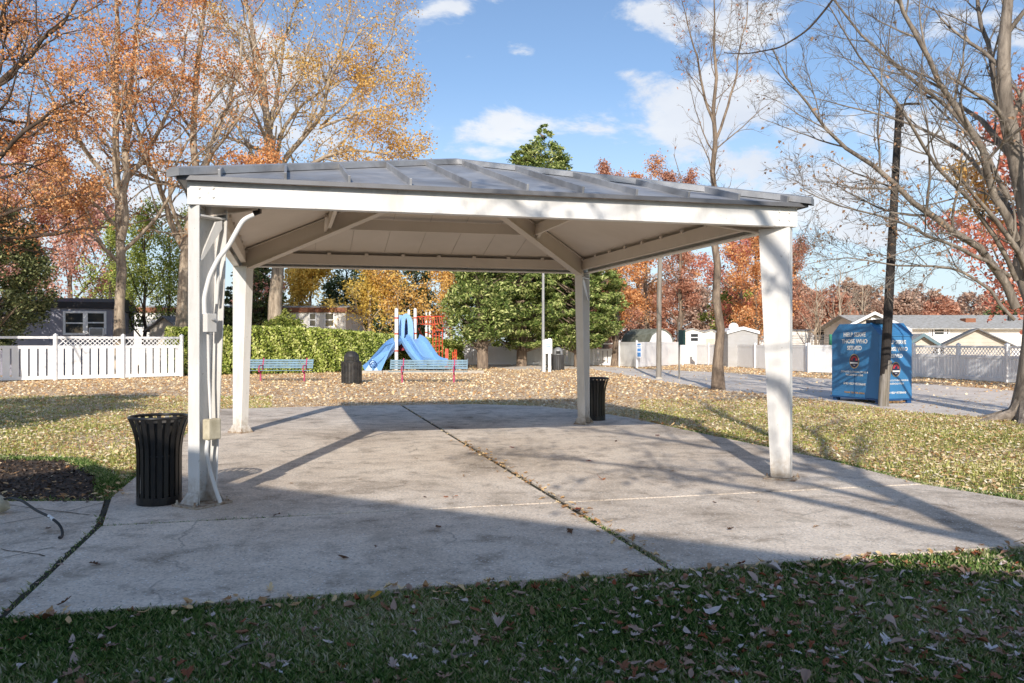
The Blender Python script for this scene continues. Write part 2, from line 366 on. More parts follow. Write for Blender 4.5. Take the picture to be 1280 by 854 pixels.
# ------------------------------------------------------------------ trees
def resample(pts, n):
    pts = np.array(pts, float); d = np.r_[0, np.cumsum(np.linalg.norm(np.diff(pts, axis=0), axis=1))]
    t = np.linspace(0, d[-1], n); out = np.stack([np.interp(t, d, pts[:, k]) for k in range(3)], 1)
    for _ in range(2): out[1:-1] = 0.25*out[:-2]+0.5*out[1:-1]+0.25*out[2:]
    return out
def children(rng, Ps, Rs, m, t0, ang, ratio, rr, shape=0.5, rmin=0.004):
    N, n, _ = Ps.shape
    t = t0+(1-t0)*(np.arange(m)[None, :]+rng.uniform(0, 1, (N, m)))/m
    t = np.clip(t, 0, 0.999); f = t*(n-1); i = f.astype(int); fr = (f-i)[..., None]; I = np.arange(N)[:, None]
    p = Ps[I, i]*(1-fr)+Ps[I, i+1]*fr; d = nrm(Ps[I, i+1]-Ps[I, i])
    r = Rs[I, i]*(1-fr[..., 0])+Rs[I, i+1]*fr[..., 0]
    L = np.linalg.norm(np.diff(Ps, axis=1), axis=2).sum(1)
    az = rng.uniform(0, 2*pi, (N, 1))+np.arange(m)[None, :]*2.4+rng.normal(0, .4, (N, m))
    a = np.array((0.2, 0.1, 1.0)); x = np.cross(d, a+0.01*rng.normal(size=d.shape)); x = nrm(x); y = np.cross(d, x)
    th = rng.normal(ang, 0.13, (N, m))
    dd = d*np.cos(th)[..., None]+(x*np.cos(az)[..., None]+y*np.sin(az)[..., None])*np.sin(th)[..., None]
    ln = L[:, None]*ratio*(1-shape*(t-t0)/(1-t0))*rng.uniform(0.65, 1.2, (N, m))
    rad = np.maximum(np.minimum(r*rr, ln*0.022+0.004), rmin)
    return p.reshape(-1, 3), dd.reshape(-1, 3), ln.reshape(-1), rad.reshape(-1)
def growl(rng, p, d, ln, rad, n, wob, up, taper=0.25):
    N = len(p); out = np.zeros((N, n, 3)); out[:, 0] = p; d = nrm(d)
    bend = rng.normal(0, wob*.5, (N, 3))
    for k in range(1, n):
        d = nrm(d+rng.normal(0, wob, (N, 3))+bend+np.array((0, 0, up)))
        out[:, k] = out[:, k-1]+d*(ln/(n-1))[:, None]
    R = rad[:, None]*(1-np.linspace(0, 1, n)[None, :]*(1-taper))
    return out, R
def decid(name, label, limbs, levels, barkm, leafm=None, nleaf=0, lsize=0.12, seed=1, group=None, trunk_sides=10,
          leafspread=0.10, cat='tree', zone=None, flare=1.5, base=None, litlev=2, trunk_n=1, droop=0.2):
    """limbs: list of (points, radius0, radius1); first trunk_n of them are the trunk"""
    rng = np.random.default_rng(seed)
    b0 = limbs[0][0][0]
    root = empty(name, (b0[0], b0[1], 0), label, cat, group)
    n0 = 14; P0 = []; R0 = []
    for i, (pts, ra, rb) in enumerate(limbs):
        q = resample(pts, n0)
        q[1:-1] += rng.normal(0, .5*min(ra, .12), (n0-2, 3))*np.array((1, 1, .3))
        rr = np.linspace(ra, rb, n0)
        if i < 1: rr[0] *= flare; rr[1] *= 1+(flare-1)*.25
        P0.append(q); R0.append(rr)
    P0 = np.array(P0); R0 = np.array(R0)
    V, Q = tubes_np(P0[:trunk_n], R0[:trunk_n], trunk_sides)
    V = V+rng.normal(0, .006, V.shape)
    bigmesh('trunk', V, Q, barkm, root, smooth=True)
    Vs, Qs, off = [], [], 0
    if len(P0) > trunk_n:
        v, q = tubes_np(P0[trunk_n:], R0[trunk_n:], 8); Vs.append(v); Qs.append(q); off += len(v)
    cur = (P0, R0); lev = [cur]
    for li, lv in enumerate(levels):
        p, d, ln, rad = children(rng, cur[0], cur[1], lv['m'], lv.get('t0', .2), lv.get('ang', .8), lv.get('ratio', .5), lv.get('rr', .6), lv.get('shape', .5))
        ln = np.clip(ln, lv.get('lmin', .15), lv.get('lmax', 99))
        Pn, Rn = growl(rng, p, d, ln, rad, lv.get('n', 6), lv.get('wob', .16), lv.get('up', .06))
        v, q = tubes_np(Pn, Rn, 5 if li == 0 else (4 if li == 1 else 3))
        Vs.append(v); Qs.append(q+off); off += len(v); cur = (Pn, Rn); lev.append(cur)
    V = np.concatenate(Vs); Q = np.concatenate(Qs)
    bigmesh('branches', V, Q, barkm, root, smooth=True)
    if leafm is not None and nleaf:
        src = [l[0] for l in lev[-litlev:]]
        S = np.concatenate([s[:, 1:].reshape(-1, 3) for s in src])
        # clumpiness: whole boughs keep or lose their leaves
        key = np.sin(S[:, 0]*1.3+seed)+np.sin(S[:, 1]*1.1+2*seed)+np.sin(S[:, 2]*1.7+.5*seed)
        w = np.clip(0.9+0.28*key, 0.1, 3)
        if zone is not None: w = w*np.clip(zone(S), 1e-4, 10)
        w /= w.sum()
        Cn = S[rng.choice(len(S), nleaf, p=w)]+rng.normal(0, leafspread, (nleaf, 3))
        V, Q = leaves_np(rng, Cn, lsize, droop=droop)
        r = np.clip(rng.uniform(0, 1, nleaf)*.75+.25*(.5+.5*np.sin(Cn[:, 0]*2+Cn[:, 2]*3)), 0, 1)
        bigmesh('foliage', V, Q, leafm, root, rnd=np.repeat(r, 4))
    return root
def std(px, Y, pytop, r, lean=0.0, base_py=None):
    """simple trunk polyline from the ground"""
    x = X(px, Y); h = Z(pytop, Y)
    return [((x, Y, -.05), (x+lean*.3*h*.3, Y, h*.3), (x+lean*h*.6, Y+.1, h*.62), (x+lean*h, Y, h))], h
LV = [dict(m=13, t0=.28, ang=.85, ratio=.46, n=9, wob=.13, up=.07, rr=.55),
      dict(m=6, t0=.2, ang=.75, ratio=.48, n=7, wob=.17, up=.05),
      dict(m=5, t0=.15, ang=.7, ratio=.5, n=5, wob=.2, up=.03),
      dict(m=4, t0=.1, ang=.6, ratio=.55, n=4, wob=.22, up=.02)]

def clump_tree(name, label, x, y, mat, barkm, prof, nclump, nleaf, lsize, seed, trunk_r=.15, trunk_h=None, csize=.45, aspect=.55, group=None,
               z0=0., cat='tree', shell=.55, flat=0.35, squash=(1, 1), stems=1, lean=0.0):
    """evergreen or bushy crown: prof = [(z, radius)...]; leaf clumps spread in the volume"""
    rng = np.random.default_rng(seed)
    root = empty(name, (x, y, 0), label, cat, group)
    zs = np.array([p[0] for p in prof]); rs = np.array([p[1] for p in prof])
    zz = np.linspace(zs[0], zs[-1], 200); rr = np.interp(zz, zs, rs); w = rr**1.3+.02; w /= w.sum()
    z = rng.choice(zz, nclump, p=w)+rng.normal(0, .05, nclump)
    a = rng.uniform(0, 2*pi, nclump); lob = 1+.16*np.sin(3*a+seed+z*.8)+.12*np.sin(5*a+z*1.7)+.10*np.sin(z*3.1+seed)
    rad = np.interp(z, zs, rs)*lob*(shell+(1-shell)*rng.uniform(0, 1, nclump)**.6)*rng.uniform(.85, 1.08, nclump)
    Cc = np.stack([x+lean*z+rad*np.cos(a)*squash[0], y+rad*np.sin(a)*squash[1], z], 1)
    out = nrm(np.stack([np.cos(a), np.sin(a), np.full(nclump, .35)], 1))
    k = nleaf//nclump; cs = csize*rng.uniform(.6, 1.3, nclump)*np.clip(np.interp(z, zs, rs)/1.1, .35, 1)
    off = rng.normal(0, 1, (nclump, k, 3)); off = off/np.linalg.norm(off, axis=2, keepdims=True)*rng.uniform(0, 1, (nclump, k, 1))**.5
    off[..., 2] *= (1-flat*.6)
    L = (Cc[:, None, :]+off*cs[:, None, None]).reshape(-1, 3)
    L = L[L[:, 2] > z0+.03]
    O = np.repeat(out, k, axis=0)[:len(L)]
    V, Q = leaves_np(rng, L, lsize, out=O*1.0, flat=0.2, droop=.15, aspect=aspect)
    cl = np.repeat(rng.uniform(-.2, .2, nclump), k)[:len(L)]
    bigmesh('foliage', V, Q, mat, root, rnd=np.repeat(np.clip(rng.uniform(0, 1, len(L))+cl, 0, 1), 4))
    th = trunk_h or prof[-1][0]*.85
    mb = []; rb = []
    for s_ in range(stems):
        sx = rng.normal(0, .12*(stems > 1)); ln = lean+rng.normal(0, .08*(stems > 1))
        mb.append(resample([(x+sx, y, -.05), (x+sx+ln*th*.5, y, th*.5), (x+sx+ln*th, y, th)], 8)); rb.append(np.linspace(trunk_r, trunk_r*.2, 8))
    # inner limbs carrying the clumps
    sel = rng.choice(nclump, min(nclump, 90), replace=False)
    P1, R1 = [], []
    for i in sel:
        c = Cc[i]; zb = max(prof[0][0]*.7, c[2]-rad[i]*.5-.2)
        P1.append(resample([(x+lean*zb, y, zb), ((x+lean*zb+c[0])/2, (y+c[1])/2, (zb+c[2])/2-.05), tuple(c)], 8)); R1.append(np.linspace(trunk_r*.28, .012, 8))
    V, Q = tubes_np(np.array(mb), np.array(rb), 8); bigmesh('trunk', V, Q, barkm, root, smooth=True)
    V, Q = tubes_np(np.array(P1), np.array(R1), 4); bigmesh('branches', V, Q, barkm, root, smooth=True)
    return root

# ================================================================== SETTING
ANG = radians(15)
PU = np.array((cos(radians(13.45)), sin(radians(13.45)))); PV = np.array((-sin(radians(15.6)), cos(radians(15.6))))
PC = np.array((-0.77, 10.98)); HU, HV = 3.095, 3.157
def PL(a, b, z=0.0):
    q = PC+PU*a+PV*b; return np.array((q[0], q[1], z))
def inpoly(pts, poly):
    x, y = pts[:, 0], pts[:, 1]; c = np.zeros(len(pts), bool); n = len(poly)
    for i in range(n):
        x1, y1 = poly[i][:2]; x2, y2 = poly[(i+1) % n][:2]
        t = ((y1 > y) != (y2 > y)) & (x < (x2-x1)*(y-y1)/((y2-y1)+1e-12)+x1); c ^= t
    return c
def sheet(name, poly, z, mat, edge=None, depth=0.1):
    mb = MB(); mb.prism([(p[0], p[1], 0) for p in poly], (0, 0, z-depth), (0, 0, z))
    o = mb.build(name, mat); props(o, kind='structure'); return o
gm = MB(); n = 60
xs = np.linspace(-1, 1, n+1); xs = np.sign(xs)*np.abs(xs)**2.2*900
gm.add([(a, b+20, 0) for b in xs for a in xs], [(j*(n+1)+i, j*(n+1)+i+1, (j+1)*(n+1)+i+1, (j+1)*(n+1)+i) for j in range(n) for i in range(n)])
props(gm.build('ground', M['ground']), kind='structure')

def wavy(poly, amp, step, seed):
    rng = np.random.default_rng(seed); out = []
    for i in range(len(poly)):
        a, b = np.array(poly[i]), np.array(poly[(i+1) % len(poly)]); L = np.linalg.norm(b-a); k = max(1, int(L/step))
        d = (b-a)/L; nn = np.array((-d[1], d[0]))
        for j in range(k): out.append(tuple(a+(b-a)*j/k+nn*rng.normal(0, amp)*(j > 0)))
    return out
# slab corner points in the ground plane; a wide joint divides it lengthways and a fine one crossways
mid0, mid1 = np.array((1.06, 5.27)), np.array((-2.62, 18.9))
gdir = (mid1-mid0)/np.linalg.norm(mid1-mid0); gn = np.array((gdir[1], -gdir[0]))*0.034
cl, cr = np.array((-3.34, 6.52)), np.array((4.32, 8.42))
def isect(p, q, r, s):
    p, q, r, s = map(np.array, (p, q, r, s)); A = np.array([q-p, -(s-r)]).T; t = np.linalg.solve(A, r-p); return p+(q-p)*t[0]
cx = isect(cl, cr, mid0, mid1); cd = (cr-cl)/np.linalg.norm(cr-cl); cn = np.array((-cd[1], cd[0]))*0.021
FL = [(-2.74, 4.40)]; SLABZ = 0.05
front_left = [(-2.76, 4.36), tuple(mid0-gn), tuple(cx-gn-cn), tuple(cl-cn)]
front_right = [tuple(mid0+gn), (3.8, 5.90), (6.2, 6.50), (5.6, 7.0), (4.85, 7.5), tuple(cr-cn), tuple(cx+gn-cn)]
back_left = [tuple(cl+cn), tuple(cx-gn+cn), tuple(mid1-gn), (-3.9, 18.7), (-6.5, 17.8), (-5.35, 13.2), (-3.86, 7.72)]
back_right = [tuple(cx+gn+cn), tuple(cr+cn), (3.98, 10.3), (3.0, 13.4), (2.3, 15.8), (1.6, 17.4), (0.6, 18.6), (-.8, 19.15), tuple(mid1+gn)]
slabs = [front_left, front_right, back_left, back_right]
for s_ in slabs: sheet('concrete_slab', s_, SLABZ, M['concrete'], depth=.25)
pad = [(-2.80, 4.50), (-3.40, 6.52), (-3.86, 7.55), (-9.5, 7.45), (-9.5, 3.6), (-3.4, 3.8)]
pad = [(-2.80, 4.36), (-3.385, 6.51), (-3.865, 7.58), (-9.5, 7.5), (-9.5, 3.2)]
sheet('concrete_path', pad, 0.04, M['concrete'], depth=.25)
# dirt packed in the joints
jb = MB()
def strip(a, b, w, z, wob=0.3, seed=0, step=.06):
    rng = np.random.default_rng(seed); a, b = np.array(a), np.array(b); L = np.linalg.norm(b-a); k = int(L/step); d = (b-a)/L; nn = np.array((-d[1], d[0]))
    vs = []
    for i in range(k+1):
        p = a+(b-a)*i/k; w1 = w*(1+wob*rng.normal()); w2 = w*(1+wob*rng.normal()); zz = z+rng.uniform(-.2, .6)*.006
        vs += [(*(p+nn*w1/2), zz), (*(p-nn*w2/2), zz)]
    jb.add(vs, [(2*i, 2*i+1, 2*i+3, 2*i+2) for i in range(k)])
strip(mid0, mid1, .10, .030, .25, 1)
strip((-2.79, 4.36), (-3.37, 6.51), .045, .042, .35, 2); strip((-3.37, 6.51), (-3.85, 7.65), .045, .042, .35, 4)
strip(cl, cr, .055, .034, .2, 3)
props(jb.build('joint_dirt', M['debris']), kind='structure')
sc = MB()   # scored lines on the little path
def crack(pts, w, z, seed):
    rng = np.random.default_rng(seed)
    for a, b in zip(pts[:-1], pts[1:]):
        a, b = np.array(a), np.array(b); L = np.linalg.norm(b-a); k = max(2, int(L/.09)); d = (b-a)/L; nn = np.array((-d[1], d[0])); vs = []
        off = rng.normal(0, .004, k+1)
        for i in range(k+1):
            p = a+(b-a)*i/k+nn*off[i]; ww = w*rng.uniform(.5, 1.3)
            vs += [(*(p+nn*ww/2), z), (*(p-nn*ww/2), z)]
        sc.add(vs, [(2*i, 2*i+1, 2*i+3, 2*i+2) for i in range(k)])
crack([G(0, 662), G(60, 651), G(131, 634)], .010, .0445, 1)
crack([G(12, 637), G(55, 643), G(112, 650)], .012, .0445, 2)
crack([G(0, 694), G(36, 699), G(56, 703)], .012, .0445, 3)
crack([G(0, 706), G(40, 697), G(68, 691)], .009, .0445, 4)
props(sc.build('path_cracks', M['debris']), kind='structure')
# path / road
road = [G(600, 457), G(640, 462.5), G(735, 461), G(820, 476), G(900, 488), (7.9, 22.1), G(1140, 516), (9.75, 16.0), (12.5, 12.8), (22, 10), (40, 12), (40, 24), G(1280, 490), G(1150, 480), G(1040, 474.5), G(900, 466), G(790, 461), G(700, 455)]
o = sheet('road', wavy(road, .05, .7, 5), .012, M['road'], depth=.05)
mulch = wavy([G(0, 572), G(60, 574), G(120, 590), G(160, 612), (-4.0, 7.9), G(134, 632), (-8, 7.5), (-8.5, 11)], .09, .14, 6)
mb = MB(); mb.prism([(p[0], p[1], 0) for p in mulch], (0, 0, -.05), (0, 0, .02)); props(mb.build('mulch_bed', M['mulch']), kind='structure')
# playground surface and its pale timber edging
pgp = [(-7.3, 40.5), (-1.6, 40.5), (-1.4, 49), (-9, 50)]
sheet('playground_surface', pgp, .016, M['mulch'], depth=.05)

# ================================================================== PAVILION
pav = empty('pavilion', (PC[0], PC[1], 0), 'open steel picnic pavilion with white posts and grey standing seam hip roof', 'pavilion')
ZB, ZT = 2.79, 3.00      # fascia beam bottom and top
ZE, ZA = 3.035, 3.99     # roof eave and apex
for a0, b0, a1, b1 in ((-HU, -HV, HU, -HV), (HU, -HV, HU, HV), (HU, HV, -HU, HV), (-HU, HV, -HU, -HV)):
    p, q = PL(a0, b0), PL(a1, b1); d = nrm(q-p); nn = np.array((-d[1], d[0], 0))   # inward
    mb = MB()  # C-shaped steel section
    e = .0 if abs(b0) == abs(b1) and b0 == b1 else .105
    pp, qq = p+d*e, q-d*e
    for (o0, o1, z0, z1) in ((0, .022, ZB, ZT), (.022, .10, ZB, ZB+.022), (.022, .10, ZT-.022, ZT)):
        c = (pp+qq)/2+nn*(o0+o1)/2; c[2] = (z0+z1)/2
        mb.obox(c, d, nn, (0, 0, 1), np.linalg.norm(qq-pp)/2, (o1-o0)/2, (z1-z0)/2)
    fb = mb.build('fascia_beam', M['white'], pav, bevel=.004)
    # inner eave strut with small purlin clips, seen from below
    mb = MB(); c = (p+q)/2+nn*.17; c[2] = 2.93
    mb.obox(c, d, nn, (0, 0, 1), np.linalg.norm(q-p)/2-.22, .04, .085)
    for k in range(10):
        t = (k+.5)/10; cc = p+(q-p)*t+nn*.225; cc[2] = 3.022; mb.obox(cc, d, nn, (0, 0, 1), .03, .012, .02)
    mb.build('eave_strut', M['ceil'], pav)
# bolts on the front beam ends
for sx, bb in ((-1, 0), (1, 0)):
    for i, (du, z) in enumerate(((.10, 2.94), (.22, 2.945), (.10, 2.86), (.22, 2.865))):
        mb = MB(); p = PL(sx*(HU-du), -HV, z); nrmv = np.array((*PV, 0))
        mb.tube([p+nrmv*.002, p-nrmv*.012], .011, 6); mb.build('bolt', M['white'], pav)
# roof faces
RO = .075
corn = [PL(-HU-RO, -HV-RO, ZE), PL(HU+RO, -HV-RO, ZE), PL(HU+RO, HV+RO, ZE), PL(-HU-RO, HV+RO, ZE)]
apex = PL(0, 0, ZA)
for i in range(4):
    a, b = corn[i], corn[(i+1) % 4]; nn = nrm(np.cross(b-a, apex-a)); out = nrm(np.array((*(((a+b)/2-apex)[:2]), 0)))
    th = .035
    mb = MB(); mb.add([a, b, apex, a-np.array((0, 0, th)), b-np.array((0, 0, th)), apex-np.array((0, 0, th))], [(0, 1, 2), (5, 4, 3), (0, 3, 4, 1)])
    rp = mb.build('roof_panel', M['roof'], pav)
    # ceiling deck just below
    mb = MB(); dz = np.array((0, 0, .040)); ia = a+(apex-a)*.03-dz; ib = b+(apex-b)*.03-dz
    mb.add([ia, ib, apex-dz], [(2, 1, 0)]); cd_ = mb.build('ceiling_deck', M['ceil'], pav)
    # panel joints seen from below
    L = np.linalg.norm(b-a); d = (b-a)/L; mdl = (a+b)/2; up = nrm(apex-mdl); S = np.linalg.norm(apex-mdl)
    mj = MB()
    for k in range(-5, 6):
        mb = MB()
        s0 = k*.575+.06; top = S*(1-abs(s0)/(L/2))-.10
        if top < .12: continue
        p0 = mdl+d*s0+nn*.028+up*.012; p1 = mdl+d*s0+up*top+nn*.028
        mb.beam(p0, p1, .024, .075, up=nn); mb.build('roof_seam', M['roof'], rp, bevel=.003)
        q0 = mdl+d*s0-np.array((0, 0, .044))+up*.30; q1 = mdl+d*s0+up*(top*.96)-np.array((0, 0, .044))
        if top > .5 and i == 2: mj.beam(q0, q1, .006, .006, up=nn)
    if mj.v: mj.build('deck_joint', M['deckjoint'], cd_)
    # drip edge
    mb = MB(); zz = np.array((0, 0, 1)); mb.obox(mdl+np.array((0, 0, -.020)), d, out, zz, L/2, .008, .022)
    mb.build('drip_edge', M['roofdark'], pav, bevel=.002)
for i in range(4):
    a = corn[i]; mb = MB(); dv = nrm(apex-a); side = nrm(np.cross(dv, (0, 0, 1))); a_ = a-dv*.05
    t0, t1 = a_+np.array((0, 0, .075)), apex+np.array((0, 0, .075))
    # folded cap: a ridge with two skirts
    w = .085; lo = .02
    vs = []
    for c in (t0, t1): vs += [c, c+side*w-np.array((0, 0, lo)), c-side*w-np.array((0, 0, lo)), c+side*w-np.array((0, 0, .085)), c-side*w-np.array((0, 0, .085))]
    mb.add(vs, [(0, 1, 6, 5), (2, 0, 5, 7), (1, 3, 8, 6), (4, 2, 7, 9), (0, 2, 4, 3, 1)])
    mb.build('hip_cap', M['roof'], pav)
mb = MB(); mb.lathe(apex+np.array((0, 0, .03)), [(.10, -.02), (.08, .02), (.01, .035)], 8); mb.build('apex_cap', M['roof'], pav)
# tapered hip rafters and purlin ring
rcs = []
for i, (su, sv) in enumerate(((-1, -1), (1, -1), (1, 1), (-1, 1))):
    c = PL(su*(HU-.17), sv*(HV-.17)); cc = PL(su*.12, sv*.12)
    def underside(frac): return ZE+(ZA-ZE)*frac-.045
    fa = .17/HU; za = underside(fa*.9); zb = underside(.94)
    a = np.array((c[0], c[1], za)); b = np.array((cc[0], cc[1], zb)); d = b-a; side = nrm(np.cross(d, (0, 0, 1)))
    ha, hb = .33, .20
    mb = MB()
    def rb(off0, off1, w):
        vs = []
        for p, (o0, o1) in ((a, off0), (b, off1)):
            for sx in (-1, 1):
                vs += [p+side*w/2*sx-np.array((0, 0, o0)), p+side*w/2*sx-np.array((0, 0, o1))]
        mb.add(vs, [(0, 1, 3, 2), (4, 6, 7, 5), (0, 2, 6, 4), (1, 5, 7, 3), (0, 4, 5, 1), (2, 3, 7, 6)])
    rb((.0, .015), (.0, .015), .13); rb((.015, ha-.015), (.015, hb-.015), .07); rb((ha-.015, ha), (hb-.015, hb), .13)
    mb.build('hip_rafter', M['ceil'], pav)
    rcs.append((a, b))
R2 = 1.62
ring = []
for i, (su, sv) in enumerate(((-1, -1), (1, -1), (1, 1), (-1, 1))):
    fr = 1-R2/HU; ring.append(PL(su*R2, sv*R2, ZE+(ZA-ZE)*fr-.15))
for i in range(4):
    a, b = ring[i], ring[(i+1) % 4]; d = nrm(b-a); mb = MB(); mb.beam(a+d*.06, b-d*.06, .05, .16); mb.build('purlin', M['ceil'], pav)
# little V brackets where purlins meet the rafters
for i, (su, sv) in enumerate(((-1, -1), (1, -1), (1, 1), (-1, 1))):
    for k, (du, dv_) in enumerate(((-.42, 0), (0, -.42))):
        mb = MB(); fr = 1-R2/HU
        a = PL(su*(R2+.05), sv*(R2+.05), ZE+(ZA-ZE)*fr-.26); b = PL(su*(R2+.05+du*1.0), sv*(R2+.05+dv_), ZE+(ZA-ZE)*(fr+.0)-.09)
        mb.beam(a, b, .05, .045); mb.build('brace', M['ceil'], pav)
# columns: tapered channel posts set on the diagonals
for i, (su, sv, openright) in enumerate(((-1, -1, 1), (1, -1, 0), (1, 1, 1), (-1, 1, 0))):
    oc = PL(su*(HU-.025), sv*(HV-.025)); dg = nrm(PL(0, 0)-oc); sd = np.array((dg[1], -dg[0], 0))
    want = np.array((.86, -.51, 0)) if openright else np.array((.5, .86, 0))
    if sd @ want < 0: sd = -sd            # sd points to the open side
    wt, wb, fw, t = .33, .20, .145, .014; z0, z1 = .07, 2.785
    base = oc+dg*.03
    def pt(a, s, z, base=base, dg=dg, sd=sd): q = base+dg*a+sd*s; return np.array((q[0], q[1], z))
    mb = MB()
    def slabq(a0b, a0t, a1b, a1t, s0, s1, zb=z0, zt=z1):
        vs = [pt(a0b, s0, zb), pt(a1b, s0, zb), pt(a1b, s1, zb), pt(a0b, s1, zb), pt(a0t, s0, zt), pt(a1t, s0, zt), pt(a1t, s1, zt), pt(a0t, s1, zt)]
        mb.add(vs, [(3, 2, 1, 0), (4, 5, 6, 7), (0, 1, 5, 4), (1, 2, 6, 5), (2, 3, 7, 6), (3, 0, 4, 7)])
    slabq(0, 0, t, t, -fw/2, fw/2)                              # outer flange
    slabq(wb-t, wt-t, wb, wt, -fw/2, fw/2)                      # inner flange, raked
    so = -fw/2+.001
    slabq(t, t, wb-t, wt-t, so, so+.012)                        # web on the closed side
    col = mb.build('column', M['white'], pav, bevel=.003)
    mb = MB(); cc = base+dg*(wb/2); mb.obox((cc[0], cc[1], SLABZ+.010), dg, sd, (0, 0, 1), .20 if i == 0 else .165, .17 if i == 0 else .125, .009)
    mb.build('base_plate', M['rust'], col, bevel=.002)
    mb = MB()   # flared shoe welded round the foot
    def fl(a, s, z): return pt(a, s, z)
    vs = [fl(-.05, -fw/2-.05, .07), fl(wb+.05, -fw/2-.05, .07), fl(wb+.05, fw/2+.05, .07), fl(-.05, fw/2+.05, .07),
          fl(-.004, -fw/2-.004, .17), fl(wb+.01, -fw/2-.004, .17), fl(wb+.01, fw/2+.004, .17), fl(-.004, fw/2+.004, .17)]
    fs = [(3, 0, 4, 7), (1, 2, 6, 5)] if openright else [(0, 1, 5, 4), (3, 0, 4, 7), (1, 2, 6, 5)]
    if openright: fs.append((0, 1, 5, 4))
    if i != 1: mb.add(vs, fs); mb.build('foot_gusset', M['white'], col)
    for a in ((-.10, wb+.10) if i == 0 else (-.065, wb+.05)):
        for s in ((-.12, .12) if i == 0 else (-.095, .095)):
            mb = MB(); q = pt(a*.9+wb*.05, s, 0); mb.lathe((q[0], q[1], .068), [(.020, 0), (.020, .016), (.010, .017), (.010, .042)], 6); mb.build('bolt', M['rust'], col)
    # sloping stiffener plates near the top, in the open side
    if openright:
        mb = MB(); g = .010
        vs = [pt(.02, -.06, 2.36), pt(wt-.10, -.06, 2.60), pt(wt-.03, -.06, 2.66), pt(wt-.03, fw/2, 2.66), pt(.02, fw/2-.02, 2.30)]
        mb.prism([pt(.015, fw/2-.03, 2.28), pt(.055, fw/2-.03, 2.30), pt(.27, fw/2-.03, 2.60), pt(.27, fw/2-.03, 2.68), pt(.20, fw/2-.03, 2.66)], sd*0, sd*.02)
        mb.build('stiffener', M['white'], col)
        mb = MB(); mb.obox(pt(wt/2, 0, 2.70), dg, sd, (0, 0, 1), wt/2-.02, fw/2-.01, .008); mb.build('cap_plate', M['white'], col)
    if i == 0:
        Acol = (pt, dg, sd, col)
# cables, boxes on the front left post
pt, dg, sd, col = Acol
mb = MB(); mb.obox(pt(.11, .115, .75), dg, sd, (0, 0, 1), .07, .045, .095); mb.build('junction_box', M['cream'], pav, bevel=.012)
mb = MB(); mb.obox(pt(.10, .10, 1.72), dg, sd, (0, 0, 1), .055, .03, .085)
mb.build('outlet_box', M['white'], pav, bevel=.006)
mb = MB(); mb.tube([pt(.10, .128, 1.75), pt(.10, .16, 1.75), pt(.13, .17, 1.74)], .010, 8); mb.build('switch_lever', M['galv'], pav)
def smoothp(pts, n=28):
    q = resample(pts, n); return q
w = smoothp([pt(.16, .17, .075), pt(.13, .14, .20), pt(.10, .10, .38), pt(.06, .10, .55), pt(.07, .11, .66)])
mb = MB(); mb.tube(w, .019, 10); mb.build('conduit', M['conduit'], pav, smooth=True)
mb = MB(); mb.tube([pt(.11, .10, .84), pt(.11, .075, 1.2), pt(.10, .075, 1.64)], .013, 8); mb.build('conduit', M['white'], pav, smooth=True)
w = smoothp([pt(.06, .08, 1.80), pt(.05, .085, 1.95), pt(.09, .11, 2.15), pt(.15, .16, 2.32), pt(.22, .20, 2.42), pt(.27, .25, 2.56), pt(.31, .30, 2.68), pt(.38, .36, 2.725)], 34)
mb = MB(); mb.tube(w, .022, 10); mb.build('conduit', M['conduit'], pav, smooth=True)
w = smoothp([pt(.20, .07, 1.90), pt(.20, .09, 2.1), pt(.19, .10, 2.25), pt(.20, .13, 2.35)], 16)
mb = MB(); mb.tube(w, .016, 8); mb.build('conduit', M['conduit'], pav, smooth=True)
mb = MB(); q = P(321, 262, 7.9); mb.tube([(q[0], q[1], q[2]+.08), q], .012, 8); mb.obox((q[0]+.01, q[1]-.02, q[2]-.02), (1, 0, 0), (0, 1, 0), (0, 0, 1), .035, .03, .02); mb.tube([(q[0]-.02, q[1]-.02, q[2]-.05), (q[0]+.035, q[1]-.03, q[2]-.03)], .02, 8)
mb.build('lamp_socket', M['black'], pav)

# ================================================================== LITTER BINS
def flared_bin(x, y, label, nslat=22):
    r = empty('litter_bin', (x, y, 0), label, 'trash can', 'flared slatted litter bins beside the pavilion posts'); z = SLABZ
    prof = [(.188, .07), (.188, .42), (.191, .52), (.205, .62), (.228, .71), (.258, .79)]
    for k in range(nslat):
        a = 2*pi*k/nslat; mb = MB(); n = len(prof); wd = .019
        rad = np.array((cos(a), sin(a), 0)); tan = np.array((-sin(a), cos(a), 0)); vs = []
        for (rr, zz) in prof:
            for (ds, dr) in ((-wd, 0), (wd, 0), (wd, .007), (-wd, .007)):
                vs.append(np.array((x, y, z+zz))+rad*(rr+dr)+tan*ds)
        fs = [(4*i+j, 4*i+(j+1) % 4, 4*i+4+(j+1) % 4, 4*i+4+j) for i in range(n-1) for j in range(4)]
        mb.add(vs, fs); mb.build('slat', M['black'], r)
    mb = MB(); mb.tube([(x+.258*cos(t), y+.258*sin(t), z+.80) for t in np.linspace(0, 2*pi, 40)], .014, 8, False); mb.build('rim', M['black'], r, smooth=True)
    mb = MB(); mb.lathe((x, y, z), [(.18, .0), (.198, .005), (.198, .075), (.185, .08)], 32); mb.build('base_ring', M['black'], r, smooth=True)
    mb = MB(); mb.lathe((x, y, z), [(.155, .03), (.163, .30), (.167, .74), (.172, .755), (.161, .755), (.155, .25), (.0, .25)], 28, False); mb.build('liner', M['blackm'], r, smooth=True)
    mb = MB()
    for t in (.45,): mb.tube([(x+.184*cos(q), y+.184*sin(q), z+t) for q in np.linspace(0, 2*pi, 36)], .007, 6, False)
    mb.build('hoop', M['black'], r, smooth=True)
    return r
q = G(196, 636)
